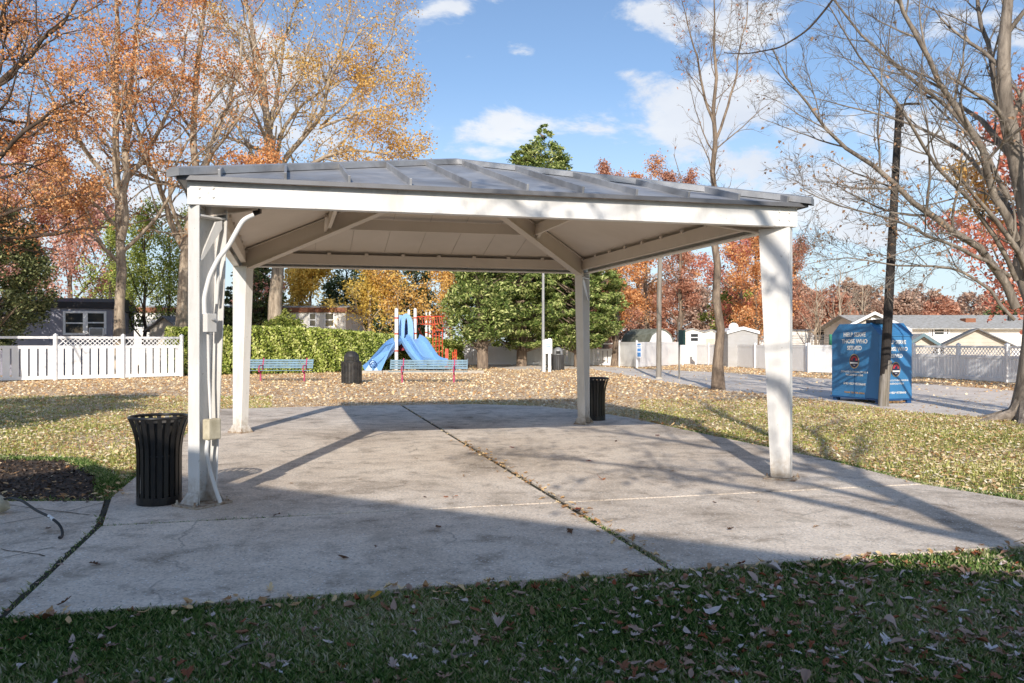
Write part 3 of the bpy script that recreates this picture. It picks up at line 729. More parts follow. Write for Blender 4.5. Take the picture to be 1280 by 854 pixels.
flared_bin(q[0]+.01, q[1]+.03, 'large black flared slatted trash can beside the front left post')
flared_bin(X(740.5, 15.3)+.05, 15.3, 'smaller looking black flared slatted trash can behind the rear right post')
def dome_bin(px, py, r0, h, label, mat):
    x, y = G(px, py); r = empty('dome_bin', (x, y, 0), label, 'trash can'); hb = h*.68
    mb = MB(); mb.lathe((x, y, 0), [(r0*.96, .0), (r0, .03), (r0, hb-.05), (r0*1.03, hb-.03), (r0*1.03, hb), (r0*.9, hb+.01)], 28); mb.build('barrel', mat, r, smooth=True)
    mb = MB()
    for k in range(20):
        a = 2*pi*k/20; mb.obox((x+(r0+.006)*cos(a), y+(r0+.006)*sin(a), hb*.5), (cos(a), sin(a), 0), (-sin(a), cos(a), 0), (0, 0, 1), .006, .022, hb*.44)
    mb.build('slats', mat, r)
    mb = MB(); rd = r0*.78
    mb.lathe((x, y, hb+.005), [(rd, 0), (rd, h*.1), (rd*.93, h*.18), (rd*.75, h*.25), (rd*.45, h*.30), (.02, h*.32)], 24); mb.build('dome_lid', M['blackm'] if mat is M['blackm'] else M['galv'], r, smooth=True)
    mb = MB(); mb.obox((x, y-rd*.97, hb+h*.10), (1, 0, 0), (0, 1, 0), (0, 0, 1), rd*.45, .03, h*.06); mb.build('flap', M['black'], r)
dome_bin(439.5, 480, .36, 1.20, 'black domed park trash can standing alone on the leaf covered lawn', M['blackm'])
dome_bin(697.5, 463.5, .33, 1.25, 'grey steel domed trash can beside the white notice posts', M['alu'])

# ================================================================== BENCHES
def bench(px0, px1, py, label, legs):
    Y = F*H/(py-HOR); x0, x1 = X(px0, Y), X(px1, Y)
    r = empty('park_bench', ((x0+x1)/2, Y, 0), label, 'bench', 'blue and magenta park benches')
    def slats(name, ya, za, yb, zb, n):
        mb = MB()
        for k in range(n):
            t = (k+.5)/n; yy = ya+(yb-ya)*t; zz = za+(zb-za)*t; d = nrm(np.array((0, yb-ya, zb-za)))
            mb.obox(((x0+x1)/2, yy, zz), (1, 0, 0), d, np.cross((1, 0, 0), d), (x1-x0)/2, np.hypot(yb-ya, zb-za)/n*.36, .012)
        for e in (x0, x1): mb.obox((e, (ya+yb)/2, (za+zb)/2), (1, 0, 0), nrm(np.array((0, yb-ya, zb-za))), np.cross((1, 0, 0), nrm(np.array((0, yb-ya, zb-za)))), .02, np.hypot(yb-ya, zb-za)/2, .016)
        nn_ = 16
        for k in range(1, nn_): mb.obox((x0+(x1-x0)*k/nn_, (ya+yb)/2, (za+zb)/2), (1, 0, 0), nrm(np.array((0, yb-ya, zb-za))), np.cross((1, 0, 0), nrm(np.array((0, yb-ya, zb-za)))), .008, np.hypot(yb-ya, zb-za)/2, .009)
        mb.build(name, M['benchb'], r)
    slats('seat', Y-.02, .44, Y+.40, .42, 5); slats('backrest', Y+.42, .50, Y+.56, .86, 4)
    for lp in legs:
        x = X(lp, Y); mb = MB()
        mb.tube([(x, Y+.16, 0), (x, Y+.18, .40)], .032, 8); mb.tube([(x, Y-.03, .40), (x, Y+.42, .40)], .028, 8); mb.tube([(x, Y+.40, .40), (x, Y+.46, .60), (x, Y+.58, .90)], .028, 8)
        mb.tube([(x, Y-.02, .40), (x, Y-.06, .52), (x, Y+.05, .62), (x, Y+.45, .62)], .024, 8)
        mb.build('leg_frame', M['pink'], r, smooth=True)
bench(306, 387, 477.5, 'blue bench with magenta legs in front of the green hedge', (324, 379))
bench(486, 583, 479, 'blue bench with magenta legs in front of the playground slides', (502, 567))

# ================================================================== PLAYGROUND
pg = empty('playground_structure', (X(530, 44), 44, 0), 'blue twin slide playground tower with white posts and red climbers', 'playground')
def vpost(px, pytop, pybase, rr=.075, col=None):
    Y = F*H/(pybase-HOR); x = X(px, Y); mb = MB(); mb.tube([(x, Y, 0), (x, Y, Z(pytop, Y))], rr, 12)
    mb.lathe((x, Y, Z(pytop, Y)), [(rr, 0), (rr*.7, .05), (.01, .08)], 12); p_ = mb.build('post', M['vinyl'], pg, smooth=True)
    for t in (.32, .6, .86):
        mb = MB(); z = Z(pytop, Y)*t; mb.lathe((x, Y, z), [(rr*1.12, -.04), (rr*1.12, .04)], 12); mb.build('clamp', M['red'], p_)
    return x, Y
for a in ((495.5, 387, 463, .10), (511, 388.5, 461, .08), (519, 387, 462, .09), (533, 388, 457, .08), (537.5, 390, 458, .08), (558.5, 389.5, 458.5, .085)): vpost(*a)
def slide(name, pts, w, mat, parent, lip=.20):
    """trough along a 3d polyline"""
    q = resample(pts, 18); mb = MB(); vs = []
    prof = [(-1, lip), (-.86, lip+.02), (-.8, .05), (-.5, 0), (.5, 0), (.8, .05), (.86, lip+.02), (1, lip), (1, lip-.06), (.88, -.05), (-.88, -.05), (-1, lip-.06)]
    for i in range(len(q)):
        t = nrm(q[min(i+1, 17)]-q[max(i-1, 0)]); s = nrm(np.cross(t, (0, 0, 1))); u = np.cross(s, t)
        for (a, h) in prof: vs.append(q[i]+s*a*w/2+u*h)
    m_ = len(prof)
    mb.add(vs, [(i*m_+k, i*m_+(k+1) % m_, (i+1)*m_+(k+1) % m_, (i+1)*m_+k) for i in range(17) for k in range(m_)]+[tuple(range(m_))[::-1], tuple(17*m_+k for k in range(m_))])
    return mb.build(name, mat, parent, smooth=True)
Yp = 44.
slide('slide', [P(516, 424, 43.6), P(521, 426, 43.4), P(530, 440, 42.6), P(537, 451, 41.9), P(545, 454.5, 41.3), P(550, 455, 41.0)], .95, M['slide'], pg, .26)
slide('slide', [P(498, 428, 43.8), P(493, 430, 43.6), P(480, 445, 42.6), P(468, 458, 41.8), P(461, 463, 41.5)], .75, M['slide'], pg, .26)
slide('slide', [P(503, 423, 43.7), P(506, 428, 43.2), P(514, 442, 42.4), P(524, 454, 41.6), P(530, 458, 41.3)], .42, M['slide'], pg, .2)
# side panel of the left slide with its round emblem
mb = MB(); mb.prism([P(456, 464, 41.4), P(466, 449, 41.6), P(482, 432, 42.2), P(494, 427.5, 43), P(494, 434, 43), P(487, 440, 42.4), P(477, 463, 41.5), P(474, 465, 41.4)], (0, 0, 0), (0, -.08, 0)); sp_ = mb.build('slide_panel', M['slide'], pg)
mb = MB(); c = np.array(P(466, 455, 41.25))
mb.tube([c+np.array((.17*cos(t), 0, .17*sin(t))) for t in np.linspace(0, 2*pi, 20)], .025, 6, False); mb.tube([c+np.array((.07*cos(t), 0, .07*sin(t))) for t in np.linspace(0, 5, 12)], .02, 6); mb.build('swirl_mark', M['slided'], sp_)
# arched hood over the slide entrance
def hood(pa, pb, Y, zt, parent, wd=.16):
    xa, xb = X(pa, Y), X(pb, Y); mb = MB(); cxm = (xa+xb)/2; out, inn = [], []
    for t in np.linspace(0, pi, 14):
        rx = (xb-xa)/2; out.append((cxm-rx*cos(t), Y, zt-1.0+1.0*sin(t)**.8)); inn.append((cxm-(rx-.3)*cos(t), Y, zt-1.15+.9*sin(t)**.9))
    zlow = Z(427, Y)
    loop = [(xa, Y, zlow)]+out+[(xb, Y, zlow), (xb-.22, Y, zlow)]+inn[::-1]+[(xa+.26, Y, zlow)]
    mb.prism(loop, (0, -wd/2, 0), (0, wd/2, 0)); return mb.build('entrance_hood', M['slide'], parent)
hood(499, 517, 43.9, Z(392, 43.9), pg)
mb = MB(); mb.box(X(499, 44.6), X(503, 44.6), 44.5, 44.6, Z(428, 44.6), Z(394, 44.6)); mb.build('side_panel', M['slide'], pg)
mb = MB(); mb.lathe((X(507, 44.9), 44.9, Z(430, 44.9)), [(.32, 0), (.36, .3), (.33, .8), (.2, 1.15), (.05, 1.2)], 14); mb.build('talk_tube', M['slided'], pg, smooth=True)
mb = MB(); mb.box(X(496, 44.5), X(520, 44.5), 43.9, 45.8, Z(432, 44.5), Z(428.5, 44.5)); mb.build('deck', M['deckred'], pg)
mb = MB(); mb.prism([P(498, 430, 44), P(513, 431, 44), P(509, 437, 44), P(500, 439, 44)], (0, -.03, 0), (0, .03, 0)); mb.build('deck_skirt', M['deckred'], pg)
mb = MB(); Y = 45.5
for dy in (0, .9):
    mb.tube([P(519, 396, Y+dy), P(558, 395.5, Y+dy)], .035, 6)
for k in range(12):
    px = 521+k*3.1; mb.tube([P(px, 396, Y), P(px+.3, 396, Y+.9)], .022, 6)
    mb.tube([P(px, 396, Y), P(px+1, 404, Y), P(px+2.5, 405.5, Y)], .022, 5)
mb.tube([P(521, 405.5, Y), P(548, 405.5, Y)], .025, 6); mb.build('overhead_ladder', M['red'], pg, smooth=True)
mb = MB()
for px, a, b_ in ((525, 408, 428), (541, 410, 450), (545, 416, 450), (549, 416, 452), (553, 409, 452), (543, 398, 416)): mb.tube([P(px, a, 46), P(px, b_, 46)], .03, 6)
for py in (414, 420, 427, 433, 440): mb.tube([P(541, py, 46), P(553.5, py-1, 46)], .022, 5)
mb.tube([P(523, 410, 46), P(527, 418, 46), P(531, 424, 46)], .03, 6)
mb.tube([P(538, 404, 46), P(545, 411, 46), P(554, 414, 46)], .03, 6); mb.tube([P(553, 410, 46), P(568, 411, 46)], .03, 6)
mb.build('climber', M['red'], pg, smooth=True)
mb = MB(); pts = [P(529, 434, 44.6), P(534, 434, 44.6), P(541, 441, 44.6), P(548, 444, 44.6), P(549, 455, 44.6), P(539, 452, 44.6)]
mb.prism(pts, (0, -.05, 0), (0, .05, 0)); mb.build('climbing_ramp', M['red'], pg)
mb = MB(); mb.prism([P(556.5, 436, 45.1), P(560.5, 436, 45.1), P(560.5, 462, 45.1), P(556.5, 462, 45.1)], (0, -.02, 0), (0, .02, 0)); mb.build('red_panel', M['red'], pg)
mb = MB()
for px in (566, 568.5, 570.5): mb.tube([P(px, 437 if px > 567 else 440, 45), P(px, 458, 45)], .035, 6)
for py in (441, 446, 451): mb.tube([P(565.5, py, 45), P(571, py, 45)], .025, 6)
mb.build('step_rails', M['red'], pg)
kb = MB()
for k in range(6):
    xa = -7.2+k*.98; kb.obox((xa+.47, 38.6, .07), (1, 0, 0), (0, 1, 0), (0, 0, 1), .475, .09, .08)
o = kb.build('playground_edging', M['curb']); props(o, 'pale timber border along the front of the playground', 'edging')

# ================================================================== POLES AND SIGNS
x, y = G(679, 465); r = empty('light_pole', (x, y, 0), 'slim grey metal light pole behind the pavilion near the green evergreen', 'light pole')
mb = MB(); mb.tube([(x, y, 0), (x, y, 9.0)], [.085, .055], 12); mb.build('shaft', M['galv'], r, smooth=True)
mb = MB(); mb.lathe((x, y, 0), [(.17, 0), (.17, .05), (.10, .12)], 12); mb.build('base', M['galv'], r)
mb = MB(); mb.tube([(x, y, 8.9), (x+.4, y, 9.1), (x+.9, y, 9.15)], .035, 8); mb.build('arm', M['galv'], r)
mb = MB(); mb.obox((x+1.1, y, 9.13), (1, 0, 0), (0, 1, 0), (0, 0, 1), .3, .13, .06); mb.build('lamp_head', M['galv'], r, bevel=.02)
Y = 40.3
r = empty('notice_board', (X(683.5, Y), Y, 0), 'white two post notice board beside the grey domed trash can', 'sign')
for px, t in ((680, 425), (687, 423)):
    mb = MB(); mb.obox((X(px, Y), Y, Z(t, Y)/2), (1, 0, 0), (0, 1, 0), (0, 0, 1), .07, .07, Z(t, Y)/2); mb.build('post', M['vinyl'], r, bevel=.01)
mb = MB(); mb.box(X(680.8, Y), X(690, Y), Y-.12, Y-.08, Z(442, Y), Z(424, Y)); sb = mb.build('board', M['vinyl'], r)
mb = MB()
for k, py in enumerate((427, 430, 433, 436)): mb.box(X(682.3, Y), X(688.6-(k % 2)*1.2, Y), Y-.126, Y-.122, Z(py+.9, Y), Z(py, Y))
mb.build('lettering', M['signblue'], sb)
Y = 33.; x = X(824, Y)
r = empty('utility_pole', (x, Y, 0), 'thin grey weathered pole at the near edge of the road left of the bare tree', 'pole')
mb = MB(); mb.tube([(x-.02, Y, 0), (x, Y, 3.5), (x+.10, Y, 7.0)], [.115, .10, .085], 12); mb.build('shaft', M['pole'], r, smooth=True)
mb = MB(); mb.lathe((x, Y, 0), [(.17, .0), (.15, .06), (.12, .09)], 12); mb.build('footing', M['curb'], r)
Y = 33.; x = X(849, Y)
r = empty('street_sign', (x, Y, 0), 'small dark green sign seen nearly edge on atop a thin metal post', 'sign')
mb = MB(); mb.box(x-.03, x+.03, Y-.03, Y+.03, 0, Z(403, Y)); mb.build('post', M['pole'], r)
mb = MB(); mb.obox((X(852, Y), Y-.06, Z(422, Y)), nrm(np.array((.75, .65, 0))), nrm(np.array((-.65, .75, 0))), (0, 0, 1), .22, .012, .31); sb = mb.build('sign_plate', M['signgreen'], r)
Y0 = 19.1; xb, xt = X(1104, Y0), X(1124, Y0); zt = Z(131, Y0)
r = empty('utility_pole', (xb, Y0, 0), 'tall dark leaning timber utility pole in front of the blue donation bin', 'pole')
mb = MB(); mb.tube([(xb, Y0, -.02), ((xb*2+xt)/3, Y0, zt/3), ((xb+xt*2)/3, Y0, zt*2/3), (xt, Y0, zt)], [.118, .105, .092, .075], 12); mb.build('shaft', M['dpole'], r, smooth=True)
mb = MB(); mb.tube([(xb, Y0-.004, -.02), (xb+.03, Y0-.004, .62), (xb+.09, Y0, 1.1)], [.1215, .119, .1125], 12); mb.build('worn_foot', M['pole'], r, smooth=True)
mb = MB(); mb.obox((xt, Y0-.10, zt-.35), (1, 0, 0), (0, 1, 0), (0, 0, 1), .04, .05, .20); mb.tube([(xt-.02, Y0, zt-.03), (xt+.2, Y0, zt+.02), (xt+.55, Y0+.1, zt+.05)], .03, 6); mb.build('bracket', M['dpole'], r)
# blue parking sign on the fence panel and small white sign left behind evergreens
# ================================================================== DONATION BIN
def textmesh(body, size, mat, parent, origin, ux, nz, name='lettering', bold=.0, sx=1.0):
    cu = bpy.data.curves.new('t', 'FONT'); cu.body = body; cu.size = size; cu.align_x = 'CENTER'; cu.align_y = 'CENTER'; cu.extrude = .0015; cu.offset = bold
    o = bpy.data.objects.new('t', cu); C.objects.link(o); dg_ = bpy.context.evaluated_depsgraph_get()
    me = bpy.data.meshes.new_from_object(o.evaluated_get(dg_)); bpy.data.objects.remove(o); me.name = name
    import mathutils
    ux, nz = np.array(ux, float), np.array(nz, float)
    mt = mathutils.Matrix(((ux[0]*sx, 0, nz[0], origin[0]), (ux[1]*sx, 0, nz[1], origin[1]), (ux[2]*sx, 1, nz[2], origin[2]), (0, 0, 0, 1)))
    me.transform(mt); return link(name, me, mat, parent)
bc = np.array((9.0, 19.62, 0)); bl = nrm(np.array((-.35, .94, 0))); br = nrm(np.array((.94, .35, 0)))
WL, WR, ZB0, ZB1, ZB2 = 1.60, 1.06, .13, 1.73, 2.0
don = empty('donation_bin', tuple(bc), 'blue steel clothing donation bin with white lettering and round emblem', 'donation bin')
mb = MB(); ch = .27
prof_ = [(0, ZB0), (WL, ZB0), (WL, ZB1), (WL-ch, ZB2), (ch, ZB2), (0, ZB1)]
mb.prism([bc+bl*a+np.array((0, 0, z)) for a, z in prof_], (0, 0, 0), br*WR)
body = mb.build('body', M['blue'], don, bevel=.008)
nl, nr = -br, -bl      # outward normals of the two visible faces
mb = MB()
mb.obox(bc+bl*.14+br*WR/2+np.array((0, 0, 1.87)), br, nrm(bl+np.array((0, 0, 1))), nrm(nr+np.array((0, 0, 1))), WR/2+.012, .198, .008)
mb.obox(bc+br*WR/2+nr*.012+np.array((0, 0, ZB1-.03)), br, (0, 0, 1), nr, WR/2+.01, .018, .012)
mb.build('top_trim', M['blue'], body)
mb = MB(); mb.obox(bc+bl*(WL/2)+nl*.004+np.array((0, 0, ZB0+.75)), bl, (0, 0, 1), nl, .004, .72, .004); mb.build('panel_seam', M['blued'], body)
mb = MB(); mb.obox(bc+bl*.34+br*.3+np.array((0, 0, ZB2+.045)), bl, br, (0, 0, 1), .16, .22, .045); mb.build('chute_hatch', M['blackm'], body)
for a in (.07, WL-.09):
    for b_ in (.08, WR-.08):
        mb = MB(); c = bc+bl*a+br*b_; mb.obox((c[0], c[1], ZB0/2), bl, br, (0, 0, 1), .065, .065, ZB0/2); mb.build('foot', M['blued'], don)
mb = MB(); mb.obox(bc+bl*WL/2+br*WR/2+np.array((0, 0, ZB0-.015)), bl, br, (0, 0, 1), WL/2+.03, WR/2+.03, .015); mb.build('skid', M['blued'], don)
def face(c0, ux, nz, W, dx=0.0, s=1.0, dz=0.0):
    def at(u, z): return c0+ux*u+np.array((0, 0, z+dz))+nz*.006
    mid = W/2+dx
    for t, z in (('HELP SERVE', 1.72), ('THOSE WHO', 1.55), ('SERVED', 1.38)): textmesh(t, .148*s, M['text'], body, at(mid, z), ux, nz, sx=.98, bold=.004)
    emb = MB()
    def disc(mbx, rx, rz, z, lay, a0=0, a1=2*pi):
        pts = [at(mid, z)+nz*lay+ux*rx*cos(t)+np.array((0, 0, rz*sin(t))) for t in np.linspace(a0, a1, 33)[:-1 if a1-a0 > 6 else None]]
        mbx.prism(pts, nz*-.002, nz*.0)
    zc = 1.05
    for nm, mt_, rx, rz, lay, a0, a1 in (('emblem', M['goldring'], .165*s, .185, .003, 0, 2*pi), ('emblem_disc', M['navy'], .142*s, .162, .006, 0, 2*pi), ('emblem_arc', M['emred'], .115*s, .13, .009, .15, pi-.15)):
        mb = MB(); disc(mb, rx, rz, zc, lay, a0, a1); mb.build(nm, mt_, body)
    mb = MB(); pts = [at(mid+a*s, zc+z)+nz*.012 for a, z in ((-.05, -.02), (-.045, .05), (-.01, .075), (.03, .09), (.055, .06), (.045, .02), (.06, -.02))]; mb.prism(pts, nz*-.002, nz*0); mb.build('emblem_figure', M['navy'], body)
    mb = MB(); mb.prism([at(mid-.13*s, zc-.065)+nz*.012, at(mid+.13*s, zc-.065)+nz*.012, at(mid+.13*s, zc-.025)+nz*.012, at(mid-.13*s, zc-.025)+nz*.012], nz*-.002, nz*0); mb.build('emblem_band', M['text'], body)
    textmesh('***', .06, M['text'], body, at(mid, zc-.115)+nz*.009, ux, nz)
    textmesh('DONATE CLOTHING, SHOES &', .066*s, M['text'], body, at(mid, .775), ux, nz, bold=.001)
    textmesh('HOUSEHOLD ITEMS', .066*s, M['text'], body, at(mid, .695), ux, nz, bold=.001)
    textmesh('AND HELP VETERANS', .078*s, M['text'], body, at(mid, .47), ux, nz, bold=.002)
    textmesh('THANK YOU FOR GIVING', .06*s, M['gold'], body, at(mid, .245), ux, nz, bold=.001)
face(bc+bl*WL, -bl, nl, WL, 0.0, 1.0)
face(bc, br, nr, WR, .0, .88, -.19)

# ================================================================== FENCES
def fence(name, label, posts, h, style, group=None, step=.16):
    """posts: ground points; style per section: 'lattice','plain','open','gap'"""
    r = empty(name, (posts[0][0], posts[0][1], 0), label, 'fence', group)
    for p in posts:
        mb = MB(); mb.box(p[0]-.065, p[0]+.065, p[1]-.065, p[1]+.065, 0, h+.05); mb.add([(p[0]-.08, p[1]-.08, h+.05), (p[0]+.08, p[1]-.08, h+.05), (p[0]+.08, p[1]+.08, h+.05), (p[0]-.08, p[1]+.08, h+.05), (p[0], p[1], h+.13)], [(0, 1, 4), (1, 2, 4), (2, 3, 4), (3, 0, 4), (3, 2, 1, 0)])
        mb.build('post', M['vinyl'], r)
    for i in range(len(posts)-1):
        st = style[i] if isinstance(style, (list, tuple)) else style
        if st == 'gap': continue
        a, b = np.array((*posts[i], 0.)), np.array((*posts[i+1], 0.)); L = np.linalg.norm(b-a); d = (b-a)/L; nn = np.array((-d[1], d[0], 0)); mb = MB()
        top = h if st == 'plain' else h-.36
        def rail(z, hh=.07): c = (a+b)/2; c[2] = z; mb.obox(c, d, nn, (0, 0, 1), L/2-.065, .028, hh)
        rail(.12); rail(top-.06, .06)
        if st != 'plain': rail(h-.04, .045)
        k = max(2, int(L/step)); w_ = L/k
        for j in range(k):
            c = a+d*(j+.5)*w_; c[2] = (top-.06+.12)/2
            if abs((j+.5)*w_-L/2) > L/2-.08: continue
            mb.obox(c, d, nn, (0, 0, 1), w_*(.40 if st != 'plain' or group else .47), .014, (top-.3)/2)
        if st in ('plain',):
            c = (a+b)/2+nn*.012; c[2] = top/2; mb.obox(c, d, nn, (0, 0, 1), L/2-.07, .004, top/2-.12)
        mb.build('panel', M['vinyl'], r)
        if st == 'lattice':
            mb = MB(); z0, z1 = top, h-.08; n_ = int(L/.165); hh = z1-z0
            for j in range(-1, n_+1):
                for s_ in (1, -1):
                    u0 = (j+.5)*L/n_; u1 = u0+s_*hh
                    if min(u0, u1) < .05 or max(u0, u1) > L-.05: continue
                    pa = a+d*u0; pb = a+d*u1; pa[2] = z0; pb[2] = z1; off = nn*.006*s_
                    mb.beam(pa+off, pb+off, .008, .030, up=(0, 0, 1))
            mb.build('lattice', M['vinyl'], r)
    return r
lp = [(-27.5, 29.2), (-23, 29.8), (X(-10, 30.6), 30.6), (X(69.5, 31.8), 31.8), (X(154, 33.2), 33.2), (X(227, 35), 35)]
fence('picket_fence', 'white vinyl picket fence with lattice top in front of the slate blue mobile home', lp, 1.75, ['open', 'open', 'open', 'lattice', 'lattice'], 'pickets', step=.30)
def fp(px, py): return G(px, py)
rp_ = [fp(1011, 466.2), fp(1075, 468.6), fp(1142, 472), fp(1198, 475.2), fp(1259, 479.3), fp(1330, 484), fp(1415, 490)]
fence('vinyl_fence', 'white vinyl privacy fence running behind the blue donation bin', rp_, 1.38, ['plain', 'plain', 'lattice', 'lattice', 'lattice', 'lattice'])
rp2 = [fp(870, 455.8), fp(886, 456.6), fp(914, 458.6), fp(944, 461.2), fp(977, 463.6), fp(1008, 465.8)]
fence('vinyl_fence', 'plain white privacy fence beyond the road behind the bare tree', rp2, 1.36, 'plain')
fence('vinyl_fence', 'short white gate panel with a blue sign beside the gambrel shed', [fp(774.5, 458.6), fp(796, 460), fp(853, 456.5)], 1.52, 'plain')
fence('picket_fence', 'far white picket fence between the evergreens and the gate panel', [(X(690, 52), 52), (X(715, 51.5), 51.5), (X(742, 51), 51), (X(771, 50), 50)], 1.45, 'open', 'far pickets', step=.3)
fence('vinyl_fence', 'sun dappled white fence behind the playground and the cedar trunk', [(X(560, 53), 53), (X(600, 52.6), 52.6), (X(640, 52.3), 52.3), (X(668, 52.2), 52.2), (X(688, 52), 52)], 1.55, 'plain')
Y = 46.7; r = empty('parking_sign', (X(798.5, Y), Y, 0), 'small blue and white parking sign fixed to the white gate post', 'sign')
mb = MB(); mb.box(X(795.8, Y), X(801.2, Y), Y-.10, Y-.08, Z(459, Y)*0+Z(447, Y), Z(429, Y)); pb_ = mb.build('plate', M['vinyl'], r)
mb = MB()
for a, b_ in ((429.6, 432), (433, 434.4), (435.5, 439.5), (440.5, 446)): mb.box(X(796.3, Y), X(800.7, Y), Y-.106, Y-.102, Z(b_, Y), Z(a, Y))
mb.build('marking', M['signblue'], pb_)

# ================================================================== HEDGE
def hedge():
    rng = np.random.default_rng(3); root = empty('hedge', (-12, 42, 0), 'long clipped green hedge behind the blue bench', 'hedge')
    path = resample([(-15.9, 37.0, 2.10), (-12.6, 37.6, 2.20), (-9.4, 40.5, 2.08), (-7.0, 45, 1.85), (-3.6, 50, 1.5)], 60)
    n = 62000; t = rng.uniform(0, 59, n); i = t.astype(int); i = np.minimum(i, 58); fr = (t-i)[:, None]; p = path[i]*(1-fr)+path[i+1]*fr; d = nrm(path[i+1]-path[i]); nn = np.stack([-d[:, 1], d[:, 0], 0*d[:, 0]], 1)
    h = p[:, 2]*(1+.02*np.sin(t*2.1)+.015*np.sin(t*5.3)); side = rng.uniform(0, 1, n)
    off = np.where(side < .5, -.75, np.where(side < .65, .75, rng.uniform(-.75, .75, n)))
    z = np.where(side < .65, rng.uniform(0.02, 1, n)**.9*h, h)
    off = off*(1-.18*(z/h)**3)+rng.normal(0, .045, n)+.035*np.sin(t*3.3+z*4)+.03*np.sin(t*9+z*7); z = z+rng.normal(0, .03, n)+.015*np.sin(t*7)
    Cn = p.copy(); Cn[:, 2] = np.maximum(z, .03); Cn[:, :2] += (nn*off[:, None])[:, :2]
    V, Q = leaves_np(rng, Cn, .13, aspect=.7, out=-nn*np.sign(-off)[:, None]*.3+np.array((0, 0, .3)))
    bigmesh('foliage', V, Q, FO['hedge'], root, rnd=np.repeat(np.clip(rng.uniform(0, 1, n)+.2*np.sin(t*2+z*3), 0, 1), 4))
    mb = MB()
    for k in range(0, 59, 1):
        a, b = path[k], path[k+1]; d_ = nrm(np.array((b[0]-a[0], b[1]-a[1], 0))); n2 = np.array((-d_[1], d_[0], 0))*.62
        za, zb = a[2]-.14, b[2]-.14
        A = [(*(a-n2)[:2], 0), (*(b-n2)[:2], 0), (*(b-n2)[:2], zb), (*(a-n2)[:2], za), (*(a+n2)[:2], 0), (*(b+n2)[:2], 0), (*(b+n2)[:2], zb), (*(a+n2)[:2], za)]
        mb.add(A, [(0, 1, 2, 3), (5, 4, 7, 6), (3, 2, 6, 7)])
    mb.build('shade_core', paint('dark_hedge_interior', (0.018, 0.028, 0.008), 1, 0, .3, 8), root)  # solid near-black core: shade between the hedge leaves put into its colour
hedge()

# ================================================================== BUILDINGS
def window(parent, c, ux, nz, w, h, frame=M['vinyl'], split=True):
    c, ux, nz = map(np.array, (c, ux, nz)); up = np.array((0, 0, 1)); mb = MB(); t = .10
    for s_ in (-1, 1): mb.obox(c+ux*s_*(w/2)+nz*.03, ux, up, nz, t/2, h/2+t/2, .035)
    for s_ in (-1, 0, 1) if split else (-1, 1): mb.obox(c+up*s_*(h/2)+nz*.028, ux, up, nz, w/2-t/2, t/2 if s_ else .03, .03)
    f = mb.build('window', frame, parent); mb = MB(); mb.obox(c+nz*.008, ux, up, nz, w/2, h/2, .006); mb.build('pane', M['glass'], f); return f
def mobile_home(name, label, c, ang, L, D, h, wallm, roofm, wins, fasc=.25, crown=.18, cat='house', ac=None, fascm=None, ribs=False):
    """c: front wall middle at ground; wall faces -v"""
    r = empty(name, (c[0], c[1], 0), label, cat)
    u = np.array((cos(ang), sin(ang), 0)); v = np.array((-sin(ang), cos(ang), 0)); c = np.array((*c, 0.)); up = np.array((0, 0, 1))
    mb = MB(); mb.obox(c+v*D/2+up*h/2, u, v, up, L/2, D/2, h/2)
    if True:
        for k in range(int(L/.4)+1): mb.obox(c+u*(-L/2+.02+k*.4)-v*.004+up*h/2, u, v, up, .008, .006, h/2-.02)
    mb.build('wall', wallm, r)
    mb = MB(); n_ = 10; pts = []
    for k in range(n_+1):
        t = k/n_; pts.append(c+v*(-.1+(D+.2)*t)+up*(h+fasc+crown*sin(pi*t)))
    poly = [c-v*.1+up*(h+.003)]+pts+[c+v*(D+.1)+up*(h+.003)]
    mb.prism(poly, -u*(L/2+.1), u*(L/2+.1)); rf = mb.build('roof', roofm, r)
    if fascm:
        mb = MB(); mb.obox(c-v*.108+up*(h+fasc*.5), u, v, up, L/2+.11, .006, fasc*.46)
        for e in (-1, 1): mb.obox(c+v*D/2+u*e*(L/2+.106)+up*(h+fasc*.5), v, u, up, D/2+.1, .005, fasc*.46)
        mb.build('fascia', fascm, r)
    for (s, z, w, hh) in wins: window(r, c+u*s+up*z-v*.0, u, -v, w, hh)
    if ac:
        s, z, w, hh = ac; mb = MB(); mb.obox(c+u*s+up*z-v*.2, u, v, up, w/2, .2, hh/2); a_ = mb.build('air_conditioner', M['vinyl'], r, bevel=.02)
        mb = MB()
        for k in range(6): mb.obox(c+u*s+up*(z-hh*.35+k*hh*.14)-v*.405, u, v, up, w*.42, .004, hh*.04)
        mb.build('grille', M['blackm'], a_)
    return r
# slate coloured home, upper left; its front wall spans from beyond the frame to px 140
Yh = 37.5
def wz(py, Y): return Z(py, Y)
ah = radians(19); uh = np.array((cos(ah), sin(ah))); rc = np.array((X(140, Yh), Yh)); LH = 15.; ch_ = rc-uh*LH/2
def along(px):   # distance along the wall whose point stands in direction px
    k_ = (px-640)/F; t = (k_*rc[1]-rc[0])/(uh[0]-k_*uh[1]); return t+LH/2, rc[1]+t*uh[1]
w1, y1_ = along(93); w2, y2_ = along(120); w3, y3_ = along(122)
mobile_home('mobile_home', 'slate grey mobile home with black roof and two white framed windows', tuple(ch_), ah, LH, 8.5, wz(386, Yh), M['homegrey'], M['roofblack'],
            [(w1, wz(404, y1_), .82, 1.02), (w2, wz(403.5, y2_), .78, .98)], fasc=.30, crown=.35, ac=(w3, wz(415, y3_), .62, .38))
Yw = 52
cxw = (X(150, Yw)+X(432, Yw))/2
